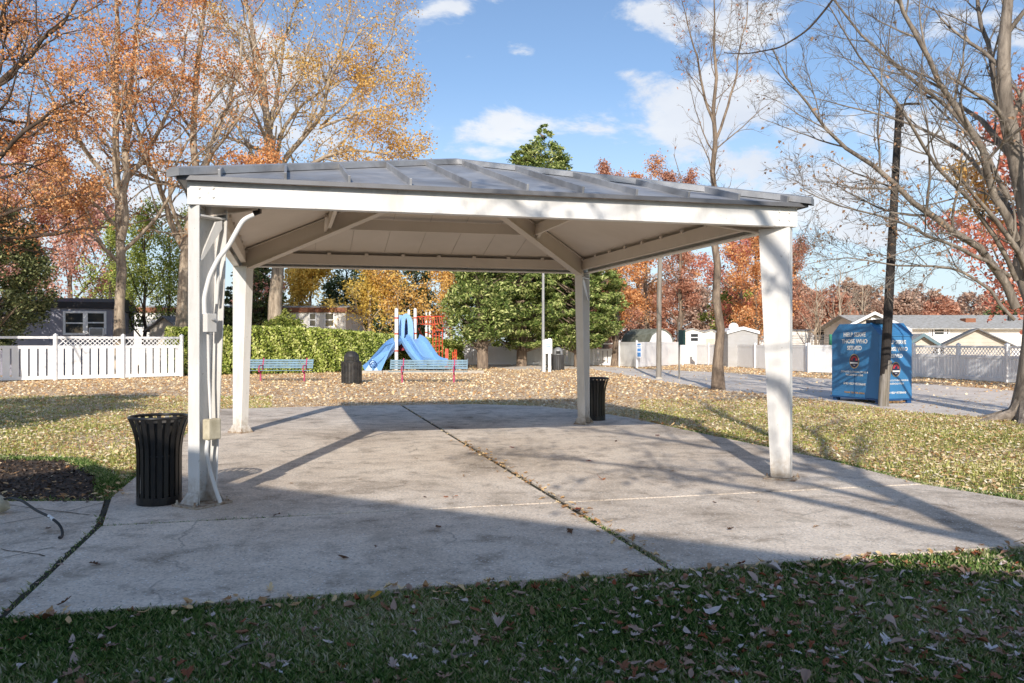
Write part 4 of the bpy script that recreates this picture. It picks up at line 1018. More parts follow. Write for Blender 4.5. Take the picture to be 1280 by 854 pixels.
mobile_home('mobile_home', 'long white mobile home with rust brown roof edge behind the hedge', (cxw, Yw), 0.0, X(432, Yw)-X(150, Yw), 7, wz(391, Yw), M['homewhite'], M['shingle'],
            [(X(165, Yw)-cxw, wz(404, Yw), .5, .8), (X(176, Yw)-cxw, wz(404, Yw), .5, .6), (X(391, Yw)-cxw, wz(400, Yw), .45, .9), (X(412, Yw)-cxw, wz(400, Yw), .6, .9), (X(300, Yw)-cxw, wz(402, Yw), .9, .9)], fasc=.35, crown=.25, fascm=M['roofbrown'])
def gable(name, label, c, ang, W, D, h, rise, wallm, roofm, over=.25, cat='shed', trim=None, wins=(), sidings=True, ridge='v', door=None, gambrel=False, chimney=None):
    """gable end faces -v when ridge='v'; eave side faces -v when ridge='u'"""
    r = empty(name, (c[0], c[1], 0), label, cat); u = np.array((cos(ang), sin(ang), 0)); v = np.array((-sin(ang), cos(ang), 0)); c = np.array((*c, 0.)); up = np.array((0, 0, 1))
    if ridge == 'v': a, b, w, L = u, v, W, D; o = c
    else: a, b, w, L = v, -u, D, W; o = c+v*D/2+u*W/2
    prof = [(-w/2, h), (0, h+rise), (w/2, h)] if not gambrel else [(-w/2, h), (-w*.40, h+rise*.5), (-w*.18, h+rise*.88), (0, h+rise), (w*.18, h+rise*.88), (w*.40, h+rise*.5), (w/2, h)]
    mb = MB(); poly = [o+a*x_+up*z_ for x_, z_ in [(-w/2, 0)]+prof+[(w/2, 0)]]; mb.prism(poly, b*0, b*L)
    if sidings:
        k = int(h/.2)
        for j in range(k): mb.obox(o+b*L/2+up*(j+.95)*.2, a, b, up, w/2+.008, L/2+.008, .008)
        for j in range(int(rise/.2)):
            ww = w/2*(1-(j+.8)*.2/rise)
            if ww > .2 and not gambrel: mb.obox(o-b*.001+up*(h+(j+.8)*.2), a, b, up, ww, .01, .008)
    mb.build('wall', wallm, r)
    mb = MB(); t = .07
    pr = list(prof); e0 = np.array(pr[0])-np.array(pr[1]); e0 = e0/np.linalg.norm(e0)*over; pr[0] = (pr[0][0]+e0[0], pr[0][1]+e0[1]); pr[-1] = (-pr[0][0], pr[0][1])
    loop = [o+a*x_+up*(z_+t) for x_, z_ in pr]+[o+a*x_+up*(z_+.006) for x_, z_ in pr[::-1]]
    mb.prism(loop, -b*over, b*(L+over)); rf = mb.build('roof', roofm, r)
    if trim:
        mb = MB(); loop = [o+a*x_+up*(z_+t+.01) for x_, z_ in pr]+[o+a*x_+up*(z_-.10) for x_, z_ in pr[::-1]]
        mb.prism(loop, -b*(over+.03), -b*(over+.002)); mb.build('barge_board', trim, r)
    for (s, z, w_, hh) in wins: window(r, c+u*s+up*z, u, -v, w_, hh)
    if door:
        s, w_, hh, dm = door; mb = MB(); mb.obox(c+u*s+up*hh/2-v*.03, u, v, up, w_/2, .03, hh/2); mb.build('door', dm, r)
    if chimney:
        for (s, f, hh, ww, cm) in chimney: mb = MB(); p_ = o+b*s+a*(-w/2*(1-f))+up*(h+rise*f); mb.obox(p_+up*hh/2, a, b, up, ww/2, ww/2, hh/2+.05); mb.build('vent', cm, rf)
    return r
Y = 40.5
gable('garden_shed', 'small beige garden shed with grey gable roof beside the white mobile home', (X(207, Y), Y), radians(-14), 1.9, 3.0, Z(412, Y), .62, M['homebeige'], M['shingled'])
# right hand side houses
Y = 50.
hx0, hx1 = X(1052, Y), X(1330, Y)
gable('house', 'long low beige house with grey shingle roof behind the donation bin', (X(1084, Y), Y-1), radians(-20), X(1117, Y)-X(1050, Y), 7, Z(410, Y), Z(392, Y)-Z(410, Y), M['homebeige'], M['shingle'], over=.4, cat='house', trim=M['vinyl'], ridge='v', wins=((.3, Z(404, Y), .9, .5),))
gable('house', 'pale house with wide grey shingle roof and small shuttered window at far right', ((X(1085, 54)+X(1345, 54))/2, 54-.4), 0.0, X(1345, 54)-X(1085, 54), 8, Z(410, 54), Z(393, 54)-Z(410, 54), M['homewhite'], M['shingle'], over=.5, cat='house', trim=M['vinyl'], ridge='u',
      wins=((X(1169, 54)-(X(1085, 54)+X(1345, 54))/2, Z(415, 54), 1.0, .45), (X(1160, 54)-(X(1085, 54)+X(1345, 54))/2, Z(415, 54), .3, .45), (X(1179, 54)-(X(1085, 54)+X(1345, 54))/2, Z(415, 54), .3, .45)), chimney=((6.5, .45, .22, .7, M['roofbrown']), (3.5, .5, .35, .18, M['blackm'])))
Y = 40.
gable('garden_shed', 'beige shed with teal edged gable just above the lattice fence', (X(1152, Y), Y), radians(-8), 1.55, 2.4, Z(431.5, Y), Z(418.5, Y)-Z(431.5, Y), M['homebeige'], M['shingle'], trim=M['teal'], over=.3)
Y = 38.
gable('garden_shed', 'tan sided shed with dark grey roof right of the teal edged shed', (X(1222, Y), Y), radians(-26), 2.8, 4.5, Z(432, Y), Z(412, Y)-Z(432, Y), M['homebeige'], M['shingled'], over=.25)
Y = 54.
gable('gambrel_shed', 'white gambrel barn shed with mossy roof behind the gate panel', (X(826, Y), Y), radians(25), 1.9, 3.2, Z(426, Y), Z(412, Y)-Z(426, Y), M['vinyl'], M['shinglegreen'], gambrel=True, sidings=False, over=.12)
gable('garden_shed', 'little white shed with glazed front left of the bare tree', (X(866, 56), 56), radians(-5), 1.6, 2.2, Z(416, 56), .25, M['homewhite'], M['shingle'], over=.1, wins=((.1, Z(422, 56), .6, .6),))
gable('playhouse', 'small white playhouse with timber panel partly behind the bare tree', (X(889, 57), 57), 0, 1.3, 2.0, Z(417, 57), .22, M['homewhite'], M['shingle'], over=.1, door=(-.05, .6, 1.75, M['homebeige']))
Y = 48.
gable('garden_shed', 'light grey sided shed with white trim right of the bare tree', (X(928.5, Y), Y), 0, X(947, Y)-X(910, Y), 3, Z(415, Y), Z(410, Y)-Z(415, Y), M['shedgrey'], M['vinyl'], trim=M['vinyl'], over=.1)
Y = 62.; c_ = (X(900, Y)+X(1062, Y))/2
mobile_home('mobile_home', 'white mobile home with thin dark roof line behind the right front post', (c_, Y), 0.0, X(1062, Y)-X(900, Y), 7, Z(414, Y), M['homewhite'], M['shingled'], [(X(1025, Y)-c_, Z(420, Y), 1.2, .7)], fasc=.08, crown=.1)
# round white satellite dish above the fence
Y = 49.; r = empty('satellite_dish', (X(915, Y), Y, 0), 'round white satellite dish on the grey shed roof', 'dish')
mb = MB(); c = np.array((X(915, Y), Y-.3, Z(408.6, Y))); vs = [c+np.array((0, .12, 0))]
for k in range(20):
    a = 2*pi*k/20; vs.append(c+np.array((.29*cos(a), -.05, .24*sin(a))))
mb.add(vs, [(0, 1+k, 1+(k+1) % 20) for k in range(20)]); mb.build('reflector', M['vinyl'], r, smooth=True)
mb = MB(); mb.tube([c+np.array((0, .1, 0)), c+np.array((0, .25, -.45))], .03, 6); mb.build('mast', M['galv'], r)
# trampoline behind the fence
Y = 44.; cxx = X(1027, Y); r = empty('trampoline', (cxx, Y, 0), 'round trampoline with dark safety net showing above the white fence', 'trampoline')
for k in range(8):
    mb = MB(); a = 2*pi*k/8; mb.tube([(cxx+2.0*cos(a), Y+2*sin(a), 0), (cxx+2*cos(a), Y+2*sin(a), Z(417, Y))], .025, 6); mb.build('net_pole', M['galv'], r)
mb = MB(); mb.tube([(cxx+2.0*cos(a), Y+2*sin(a), .85) for a in np.linspace(0, 2*pi, 30)], .05, 6, False); mb.build('frame', M['galv'], r)
mb = MB()
for z in np.linspace(.9, Z(419, Y), 12): mb.tube([(cxx+1.97*cos(a), Y+1.97*sin(a), z) for a in np.linspace(0, 2*pi, 30)], .006, 3, False)
for a in np.linspace(0, 2*pi, 70): mb.tube([(cxx+1.97*cos(a), Y+1.97*sin(a), .9), (cxx+1.97*cos(a), Y+1.97*sin(a), Z(419, Y))], .006, 3)
mb.build('safety_net', M['net'], r)
mb = MB(); mb.lathe((cxx, Y, .86), [(1.98, 0), (1.98, .03), (1.6, .035)], 30); mb.build('mat', M['blackm'], r)
mb = MB(); mb.box(X(1037, 43), X(1040, 43), 43, 43.1, 0, Z(418, 43)); r = mb.build('green_post', paint('bright_green', (0.02, .30, .16), .5), None); props(r, 'slim bright green post beside the trampoline net', 'post')
#WIP_TREES
# ================================================================== TREES
def U(*a): return list(a)
# 1. big bare maple at right edge
Ym = 15.6
mx = lambda px, py, Y=Ym: P(px, py, Y)
limbs = [([(X(1296, Ym), Ym, -.05), mx(1297, 480), mx(1297, 420), mx(1293, 345), mx(1284, 250, 15.6), mx(1262, 150, 15.5), mx(1256, 40, 15.4), mx(1262, -120, 15.3)], .27, .05),
 ([mx(1270, 385), mx(1258, 335), mx(1215, 305, 15.2), mx(1150, 265, 14.8), mx(1085, 205, 14.4), mx(1015, 150, 14.0), mx(965, 60, 13.6)], .15, .014),
 ([mx(1262, 345), mx(1200, 310, 14.9), mx(1165, 300, 14.5), mx(1110, 268, 14.2), mx(1050, 262, 13.8), mx(1000, 235, 13.5)], .075, .01),
 ([mx(1270, 300), mx(1235, 225, 15.2), mx(1200, 135, 14.8), mx(1150, 70, 14.4), mx(1120, -10, 14.0), mx(1090, -90, 13.6)], .14, .03),
 ([mx(1262, 250), mx(1215, 160, 15.6), mx(1170, 120, 15.6), mx(1100, 70, 15.4), mx(1040, 0, 15.2), mx(1000, -60, 15)], .09, .014),
 ([mx(1268, 210), mx(1240, 100, 16), mx(1225, 0, 16.3), mx(1200, -120, 16.5)], .11, .03),
 ([mx(1272, 320), mx(1265, 260, 16.4), mx(1210, 190, 17.2), mx(1130, 150, 17.8), mx(1050, 130, 18.5), mx(1005, 120, 19)], .10, .012),
 ([mx(1272, 240), mx(1300, 160), mx(1340, 60, 15), mx(1370, -60, 15)], .14, .03),
 ([mx(1276, 320), mx(1310, 250, 16.), mx(1370, 180, 16.5), mx(1440, 120, 17)], .13, .02),
 ([mx(1270, 350), mx(1225, 260, 15.0), mx(1165, 205, 14.2), mx(1110, 110, 13.5), mx(1060, 60, 13.0), mx(1035, 5, 12.6)], .085, .012),
 ([mx(1268, 400), mx(1230, 350, 15.6), mx(1180, 330, 15.2), mx(1120, 335, 15.0), mx(1060, 318, 14.8), mx(1010, 330, 14.6)], .06, .008)]
mlv = [dict(m=13, t0=.22, ang=.62, ratio=.36, n=8, wob=.10, up=.03, rr=.5, shape=.45), dict(m=7, t0=.12, ang=.6, ratio=.42, n=6, wob=.13, up=.02), dict(m=5, t0=.1, ang=.6, ratio=.48, n=4, wob=.16, up=.01), dict(m=2, t0=.2, ang=.5, ratio=.5, n=3, wob=.16, up=.0)]
zone = lambda S: np.exp(-((S[:, 2]-4.0)/1.6)**2)*1.0+.03
limbs = limbs[:1]+[(a_, r0_*.58, r1_*.7) for a_, r0_, r1_ in limbs[1:]]
decid('maple_tree', 'large nearly bare tree with thick grey trunk and wide spreading branches at right edge', limbs, mlv, M['barkgrey'], FO['maplebrown'], 1100, .07, seed=11, zone=zone, trunk_sides=16, flare=1.9)
# roots
rt = bpy.data.objects['maple_tree']; mb = MB()
for a, L_ in ((3.0, .9), (3.7, .8), (4.4, .7), (2.2, .7), (5.3, .8), (.4, .8)):
    x0, y0 = X(1296, Ym), Ym
    mb.tube([(x0+.22*cos(a), y0+.22*sin(a), .35), (x0+.45*cos(a), y0+.45*sin(a), .11), (x0+(.45+L_*.5)*cos(a+.15), y0+(.45+L_*.5)*sin(a+.15), .02), (x0+(.45+L_)*cos(a+.2), y0+(.45+L_)*sin(a+.2), -.05)], [.20, .12, .07, .04], 8)
mb.build('root', M['barkgrey'], rt, smooth=True)
# 2. slender bare tree
Yt = 25.6; x0 = X(898, Yt)
tl = [([(x0, Yt, -.05), P(897, 400, Yt), P(895, 320, Yt), P(894, 230, Yt), P(893, 150, Yt), P(890, 60, Yt), P(892, -20, Yt)], .16, .015),
      ([P(894, 160, Yt), P(880, 120, Yt), P(868, 60, Yt-.5), P(850, -10, Yt-1)], .05, .01), ([P(895, 175, Yt), P(915, 120, Yt+.3), P(928, 50, Yt+.5), P(940, -15, Yt+.7)], .05, .01)]
decid('bare_tree', 'slender bare young tree with straight brown trunk by the road behind the pavilion', tl, [dict(m=17, t0=.3, ang=.72, ratio=.25, n=8, wob=.10, up=.09, rr=.32, shape=.35), dict(m=6, t0=.15, ang=.6, ratio=.42, n=6, wob=.14, up=.05), dict(m=4, t0=.15, ang=.55, ratio=.5, n=4, wob=.16, up=.03), dict(m=2, t0=.2, ang=.5, ratio=.5, n=3, wob=.16, up=.02)], M['barkbrown'], FO['rust'], 250, .1, seed=21)
# 3. oaks at left
Y = 36.; x0 = X(150, Y)
tl = [([(x0, Y, -.05), P(149, 400, Y), P(152, 320, Y), P(148, 220, Y), P(143, 130, Y), P(150, 30, Y), P(140, -90, Y)], .25, .04),
      ([P(151, 300, Y), P(160, 240, Y), P(158, 160, Y+.4), P(170, 60, Y+.8), P(175, -60, Y+1)], .20, .04), ([P(150, 250, Y), P(110, 190, Y-1), P(60, 120, Y-2), P(30, 30, Y-3)], .13, .02),
      ([P(150, 290, Y), P(118, 250, Y-1), P(70, 235, Y-2), P(20, 240, Y-2.5)], .10, .015), ([P(152, 230, Y), P(190, 180, Y+1), P(225, 110, Y+1), P(240, 10, Y+1)], .13, .02)]
olv = [dict(m=15, t0=.22, ang=.85, ratio=.38, n=8, wob=.16, up=.05, rr=.5), dict(m=6, t0=.15, ang=.75, ratio=.46, n=6, wob=.2, up=.03), dict(m=5, t0=.12, ang=.7, ratio=.5, n=5, wob=.22, up=.02), dict(m=3, t0=.2, ang=.6, ratio=.5, n=3, wob=.22, up=.0)]
lowz = lambda S: .35+1.0*(S[:, 2] < 14)+1.3*(S[:, 0] < -12)
decid('oak_tree', 'tall oak with orange leaves and straight grey trunk right of the slate home', tl, olv, M['barktan'], FO['orange'], 19000, .125, seed=31, leafspread=.16, zone=lowz)
Y = 38.; x0 = X(228, Y)
tl = [([(x0, Y, -.05), P(228, 395, Y), P(227, 330, Y), P(237, 300, Y), P(245, 220, Y), P(238, 120, Y), P(255, 20, Y), P(262, -70, Y)], .30, .05),
      ([P(229, 310, Y), P(212, 270, Y), P(190, 210, Y-1), P(165, 150, Y-2), P(140, 60, Y-3)], .16, .02), ([P(243, 230, Y), P(275, 160, Y+1), P(300, 90, Y+1), P(310, 0, Y+1)], .14, .02), ([P(238, 290, Y), P(265, 240, Y-1), P(300, 215, Y-2), P(330, 205, Y-2)], .10, .015)]
decid('oak_tree', 'crooked trunked oak with sparse rust orange leaves just left of the pavilion roof', tl, olv, M['barktan'], FO['orange'], 11500, .125, seed=41, leafspread=.16)
Y = 27.; x0 = X(-95, Y)
tl = [([(x0, Y, -.05), (x0+.2, Y, 4), (x0+.1, Y, 9), (x0+.4, Y, 14)], .35, .08), ([(x0+.1, Y, 5), P(-20, 210, Y-1), P(50, 150, Y-1), P(110, 110, Y-1)], .16, .02), ([(x0+.1, Y, 6.5), P(-10, 110, Y), P(40, 70, Y), P(90, 10, Y), P(120, -40, Y)], .18, .02),
      ([(x0+.1, Y, 4.5), P(0, 270, Y-1), P(60, 250, Y-1), P(100, 240, Y-1)], .11, .015), ([(x0+.1, Y, 8), P(-10, 40, Y), P(30, -20, Y), P(70, -60, Y)], .16, .03), ([(x0+.1, Y, 5.6), P(-30, 170, Y+1), P(20, 175, Y+1), P(70, 185, Y+1)], .11, .015)]
decid('oak_tree', 'dark limbed oak leaning in from the left edge with dense orange leaves', tl, olv, M['barkdark'], FO['orange'], 15000, .10, seed=51, leafspread=.13)
# 4. golden tree
Y = 44.; x0 = X(345, Y)
tl = [([(x0, Y, -.05), P(346, 380, Y), P(347, 300, Y), P(344, 225, Y), P(338, 175, Y), P(330, 110, Y), P(328, 60, Y), P(302, 0, Y), P(290, -60, Y)], .42, .06),
      ([P(345, 225, Y), P(360, 185, Y), P(400, 160, Y-.5), P(408, 100, Y-1), P(440, 50, Y-1), P(470, 20, Y-1)], .17, .02), ([P(346, 240, Y), P(395, 200, Y), P(430, 185, Y), P(470, 192, Y), P(520, 190, Y)], .15, .02), ([P(336, 170, Y), P(350, 110, Y+1), P(352, 50, Y+1), P(380, -10, Y+1)], .14, .03),
      ([P(346, 235, Y), P(345, 180, Y+1), P(375, 130, Y+2), P(420, 100, Y+2), P(480, 90, Y+2)], .15, .02), ([P(345, 230, Y), P(315, 190, Y), P(285, 140, Y), P(270, 90, Y)], .10, .015), ([P(400, 160, Y-.5), P(450, 140, Y-1), P(500, 130, Y-1), P(530, 120, Y-1)], .08, .012), ([P(408, 100, Y-1), P(430, 50, Y), P(440, 0, Y), P(450, -50, Y)], .08, .015), ([P(400, 160, Y), P(450, 110, Y+1), P(490, 50, Y+1), P(500, 0, Y+1)], .08, .015), ([P(332, 120, Y), P(305, 60, Y), P(265, 10, Y)], .09, .02)]
gz = lambda S: .3+1.0*((S[:, 0] > X(350, 44)))*(S[:, 2] < 18)+.5*(S[:, 2] < 13)
decid('golden_tree', 'tall spreading tree with golden orange leaves rising behind the pavilion roof left side', tl, olv, M['barktan'], FO['gold'], 21000, .135, seed=61, leafspread=.25, zone=gz)
bare = [dict(m=12, t0=.25, ang=.6, ratio=.35, n=7, wob=.12, up=.1, rr=.5), dict(m=6, t0=.15, ang=.6, ratio=.46, n=5, wob=.16, up=.06), dict(m=5, t0=.12, ang=.6, ratio=.5, n=4, wob=.18, up=.03)]
mid_ = [dict(m=12, t0=.2, ang=.8, ratio=.42, n=7, wob=.15, up=.05, rr=.5), dict(m=6, t0=.15, ang=.7, ratio=.46, n=5, wob=.18, up=.03), dict(m=5, t0=.12, ang=.7, ratio=.5, n=4, wob=.2, up=.02)]
def simple(name, label, px, Y, pytop, r, lv, bm, fm, nl, ls, seed, lean=0., spread=None, t0=None):
    x = X(px, Y); h = Z(pytop, Y); lv2 = [dict(d) for d in lv]
    if spread: lv2[0]['ratio'] = spread
    if t0: lv2[0]['t0'] = t0
    return decid(name, label, [([(x, Y, -.05), (x+lean*h*.2, Y, h*.3), (x+lean*h*.6, Y, h*.65), (x+lean*h, Y, h)], r, .03)], lv2, bm, fm, nl, ls, seed=seed, leafspread=.22)
simple('maple_tree', 'salmon pink leaved maple behind the slate mobile home', 88, 52, 235, .22, mid_, M['barkbrown'], FO['pink'], 17000, .20, 71, spread=.5)
simple('maple_tree', 'second salmon pink maple with a thinner crown beside the first at the left edge', 20, 50, 215, .22, mid_, M['barkbrown'], FO['pink'], 12000, .20, 72, spread=.45)
simple('maple_tree', 'salmon leaved maple showing between the pavilion left posts', 322, 56, 330, .16, mid_, M['barkbrown'], FO['pink'], 9000, .18, 73, spread=.5)
simple('young_tree', 'multi stemmed yellow green young tree between the two left oaks', 180, 43, 290, .12, bare, M['barkdark'], FO['lime'], 6500, .15, 74, spread=.5, t0=.12)
simple('young_tree', 'yellow green sapling close to the crooked oak', 212, 46, 305, .11, bare, M['barkdark'], FO['lime'], 5200, .15, 75, spread=.5, t0=.12)
simple('young_tree', 'thin yellow green sapling directly behind the straight oak trunk', 138, 46, 300, .11, bare, M['barkdark'], FO['lime'], 5200, .15, 76, spread=.45, t0=.12)
clump_tree('juniper_tree', 'dense grey green juniper overhanging the white fence at the left edge', X(-8, 30.5)-1.2, 31.6, FO['cedar'], M['barkbrown'], [(1.3, .7), (2.2, 1.9), (3.5, 2.5), (5, 2.3), (6.5, 1.5), (7.6, .3)], 520, 34000, .13, 81, trunk_r=.2, csize=.42)
clump_tree('shrub', 'bright green shrub rising above the hedge beside the golden tree trunk', X(357, 43), 43, FO['lime'], M['barkdark'], [(.2, .7), (1.5, 1.0), (2.3, .9), (2.8, .5), (3.2, .15)], 200, 9000, .15, 82, cat='shrub', trunk_r=.08)
clump_tree('pine_tree', 'layered green pine with flat boughs between the pavilion left posts', X(318, 50), 50, FO['dgreen'], M['barkbrown'], [(1.5, 1.6), (3, 2.0), (5, 1.5), (6.3, .8), (7.0, .1)], 220, 12000, .2, 83, flat=.9)
simple('young_tree', 'bright yellow leaved tree beneath the pavilion roof left of the dark cedar', 388, 54, 318, .16, mid_, M['barkbrown'], FO['yellow'], 15000, .20, 84, spread=.45, t0=.1)
for i, (px, top, rr, sd_, lb) in enumerate(((433, 318, 2.5, 85, 'dark green cedar mingled with bare vines left of the playground'), (478, 305, 2.4, 86, 'dark cedar draped in yellow leaves above the hedge end'), (520, 312, 2.0, 87, 'shaggy dark cedar directly behind the playground posts'))):
    Y = 60+i*1.5; h = Z(top, Y)
    clump_tree('cedar_tree', lb, X(px, Y), Y, FO['dgreen'], M['barkdark'], [(.6, rr*.9), (2, rr), (4, rr*.85), (h*.8, rr*.5), (h, .1)], 330, 17000, .19, sd_, trunk_r=.2, group=None, csize=.5)
simple('young_tree', 'yellow leaved thin tree in front of the dark cedars left of the playground', 462, 51.5, 335, .12, bare, M['barktan'], FO['yellow'], 5500, .17, 88, spread=.55, t0=.15)
simple('young_tree', 'pale twiggy tree with ochre leaves rising right above the playground slides', 497, 51, 325, .12, bare, M['barktan'], FO['gold'], 3600, .16, 89, spread=.55, t0=.15)
simple('young_tree', 'golden leaved branches of a tree beside the large cedar right of the playground', 563, 49, 322, .14, bare, M['barktan'], FO['gold'], 7000, .16, 90, spread=.55, t0=.25)
Yc = 45.; 
clump_tree('cedar_tree', 'old cedar with a forked brown trunk right of the playground', X(602, Yc), Yc, FO['green'], M['barkbrown'], [(1.5, 1.0), (2.2, 1.7), (4, 1.9), (6, 1.4), (8, .7), (8.8, .1)], 330, 19000, .24, 91, aspect=.32, trunk_r=.26, csize=.5, stems=3)
clump_tree('evergreen_tree', 'broad bright green evergreen with leaning brown trunk behind the pavilion', X(652, 50), 50, FO['green'], M['barkbrown'], [(1.3, 1.7), (2.2, 2.9), (5, 3.3), (8.5, 2.6), (11.3, 1.4), (13, .7), (14.2, .05)], 760, 52000, .26, 92, aspect=.32, trunk_r=.36, csize=.5, flat=1.1, lean=.01)
clump_tree('evergreen_tree', 'dense dark lit evergreen behind the rear right post', X(722, 48), 48, FO['green'], M['barkbrown'], [(1.2, 1.5), (2.1, 2.4), (3.8, 2.5), (6, 2.1), (8, 1.1), (9.2, .1)], 600, 42000, .24, 93, aspect=.32, trunk_r=.25, csize=.45, flat=1.1)
clump_tree('evergreen_tree', 'pointed evergreen whose twin tips rise over the roof apex', X(680, 56), 56, FO['green'], M['barkbrown'], [(1, 2.8), (5, 3.4), (10, 3.1), (12.6, 2.8), (13.7, 2.1), (14.9, 1.35), (16, .6), (16.9, .03)], 1300, 64000, .28, 94, aspect=.32, trunk_r=.35, csize=.42)
# 5. red oaks behind right
far = [(758, 64, 224, 'rust', .30), (808, 68, 222, 'orange', .30), (850, 62, 236, 'rust', .32), (925, 60, 290, 'red', .45), (985, 70, 320, 'rust', .45), (770, 50, 300, 'orange', .4), (945, 52, 300, 'orange', .45)]
wl = ['tall rust red oak rising over the roof right of the apex', 'wide rust brown oak behind the right slope of the roof', 'orange oak behind the slender bare tree', 'deep red maple right of the slender bare tree', 'dull rust tree behind the front right post', 'open branched orange tree right of the rear right post', 'bright orange tree left of the front right post']
for i, ((px, Y, tp, fm, sp), lb) in enumerate(zip(far, wl)):
    simple('oak_tree', lb, px, Y, tp, .24, mid_, M['barkbrown'], FO[fm], 14000 if Y > 55 else 11000, .16 if Y > 55 else .15, 100+i, spread=sp, t0=.12)
clump_tree('holly_tree', 'olive green bushy tree low behind the slender bare tree', X(922, 66), 66, FO['lime'], M['barkdark'], [(.6, 1.8), (2, 2.4), (4, 2.2), (5.6, 1.1), (6.3, .2)], 240, 9000, .28, 110, csize=.6)
lab_cols = {'red': 'crimson', 'rust': 'rust', 'orange': 'orange', 'brown': 'brown'}
# far wood: individually grown trees along the skyline
rng = np.random.default_rng(5)
cols = ['rust', 'red', 'brown', 'orange', 'rust', 'brown', 'lime', 'red']
pos_txt = ['at the front right post', 'left of the donation bin', 'above the donation bin', 'behind the pole', 'right of the pole', 'above the long roof', 'near the right edge', 'beyond the maple trunk']
k = 0
fx = [(738, 95), (775, 92), (812, 98), (850, 94), (885, 90), (920, 98), (955, 92), (990, 88), (1012, 95), (1038, 90), (1062, 98), (1085, 92), (1108, 97), (1130, 91), (1152, 96), (1175, 90), (1197, 98), (1218, 93), (1240, 99), (1265, 95), (1290, 97), (1330, 95)]
for i, (px, Y) in enumerate(fx):
    tp = 352+10*sin(i*1.7)+ (px-1000)*.085 if px > 985 else 345+8*sin(i*2.1)
    h = Z(tp, Y); cname = cols[(i*5+i//3) % len(cols)]; rr = 3.0+.8*sin(i*2.3)
    adj = {'rust': 'rust brown', 'red': 'dark red', 'brown': 'bare greyish brown', 'orange': 'dull orange', 'lime': 'olive green'}[cname]
    clump_tree('forest_tree', 'distant %s tree in the skyline wood, number group member at far background' % adj if False else 'distant %s tree in the skyline wood beyond the houses' % adj, X(px, Y), Y, FO[cname], M['barkbrown'],
               [(.8, rr*.8), (h*.3, rr), (h*.6, rr*.95), (h*.85, rr*.6), (h, .2)], 210, 8000, .36, 200+i, trunk_r=.2, csize=.75, group='%s trees of the skyline wood' % adj, squash=(1, .8))
for i, (px, Y, tp, lb) in enumerate(((1050, 64, 338, 'tall pale leafless tree rising left of the dark leaning pole'), (1020, 60, 352, 'leafless grey tree between the front right post and the donation bin'), (1078, 70, 356, 'low leafless tree directly above the donation bin roofline'))):
    simple('bare_tree', lb, px, Y, tp, .14, [dict(m=14, t0=.15, ang=.6, ratio=.5, n=7, wob=.12, up=.1, rr=.5), bare[1], bare[2]], M['barktan'], None, 0, .1, 130+i)
clump_tree('holly_tree', 'rounded dark green tree above the roof at the far right', X(1262, 70), 70, FO['dgreen'], M['barkdark'], [(1, 1.0), (3, 1.5), (4.3, 1.3), (5.0, .3)], 120, 5000, .3, 140, csize=.6)
# red and orange maple right of the big trunk, behind
Y = 24.
for_red = [([(X(1335, Y), Y, -.05), (X(1335, Y), Y, 3), (X(1330, Y), Y, 6), (X(1325, Y), Y, 9)], .22, .04)]
decid('maple_tree', 'crimson and orange leaved maple showing behind the large trunk at right edge', for_red, [dict(m=16, t0=.2, ang=.9, ratio=.40, n=7, wob=.14, up=.04, rr=.5), mid_[1], mid_[2]], M['barkbrown'], FO['red'], 15000, .15, seed=151, leafspread=.2)
Y = 27.
fo2 = [([(X(1290, Y), Y, -.05), (X(1290, Y), Y, 3), (X(1285, Y), Y, 6.5), (X(1280, Y), Y, 9.5)], .18, .04)]
decid('maple_tree', 'golden orange maple behind the large trunk left of the crimson one', fo2, [dict(m=12, t0=.45, ang=.9, ratio=.28, n=7, wob=.14, up=.04, rr=.5), mid_[1], mid_[2]], M['barkbrown'], FO['gold'], 5200, .16, seed=152, leafspread=.2)

# ---- trees and the building out of frame behind the viewer, which throw the shadows seen in the picture
Y = -2.6; x = 2.98
tl = [([(x, Y, -.05), (x+.02, Y, 3), (x+.08, Y, 6), (x+.0, Y+.1, 8.4), (x+.2, Y, 11)], .21, .05), ([(x+.05, Y, 5.0), (x-1.2, Y+.4, 6.3), (x-2.4, Y+.8, 6.9), (x-3.8, Y+1, 7.3)], .09, .02), ([(x+.05, Y, 5.6), (x+1.2, Y+.6, 7.3), (x+2.5, Y+1, 8.2)], .09, .02), ([(x+.05, Y, 4.4), (x-.8, Y-.3, 5.3), (x-2.2, Y-.5, 5.9)], .07, .015), ([(x+.03, Y, 3.9), (x-1.0, Y+.5, 4.6), (x-2.6, Y+1.0, 5.3), (x-4.2, Y+1.4, 5.5)], .08, .015), ([(x+.05, Y, 6.0), (x-1.0, Y+.3, 7.8), (x-2.6, Y+.6, 8.9), (x-4.0, Y+1, 9.6)], .09, .02), ([(x+.05, Y, 5.2), (x+.9, Y+.3, 6.2), (x+1.8, Y+.5, 7.0)], .06, .015)]
decid('bare_tree', 'bare tree standing behind the viewpoint whose shadow crosses the slab', tl, [dict(m=11, t0=.35, ang=.75, ratio=.32, n=7, wob=.14, up=.05, rr=.5), dict(m=4, t0=.2, ang=.65, ratio=.45, n=5, wob=.17, up=.03), dict(m=3, t0=.15, ang=.6, ratio=.5, n=4, wob=.18, up=.02)], M['barkgrey'], FO['rust'], 900, .12, seed=161)
clump_tree('evergreen_tree', 'evergreen left of the frame shading the lawn', -12.5, 7.0, FO['dgreen'], M['barkbrown'], [(1.8, 1.0), (3.2, 2.6), (5, 2.8), (6.5, 1.6), (7.4, .2)], 200, 7000, .30, 162, csize=.6)
simple('bare_tree', 'bare tree right of the frame shading the road', 1900, 8.5, -460, .16, bare, M['barkgrey'], FO['rust'], 800, .12, 163)
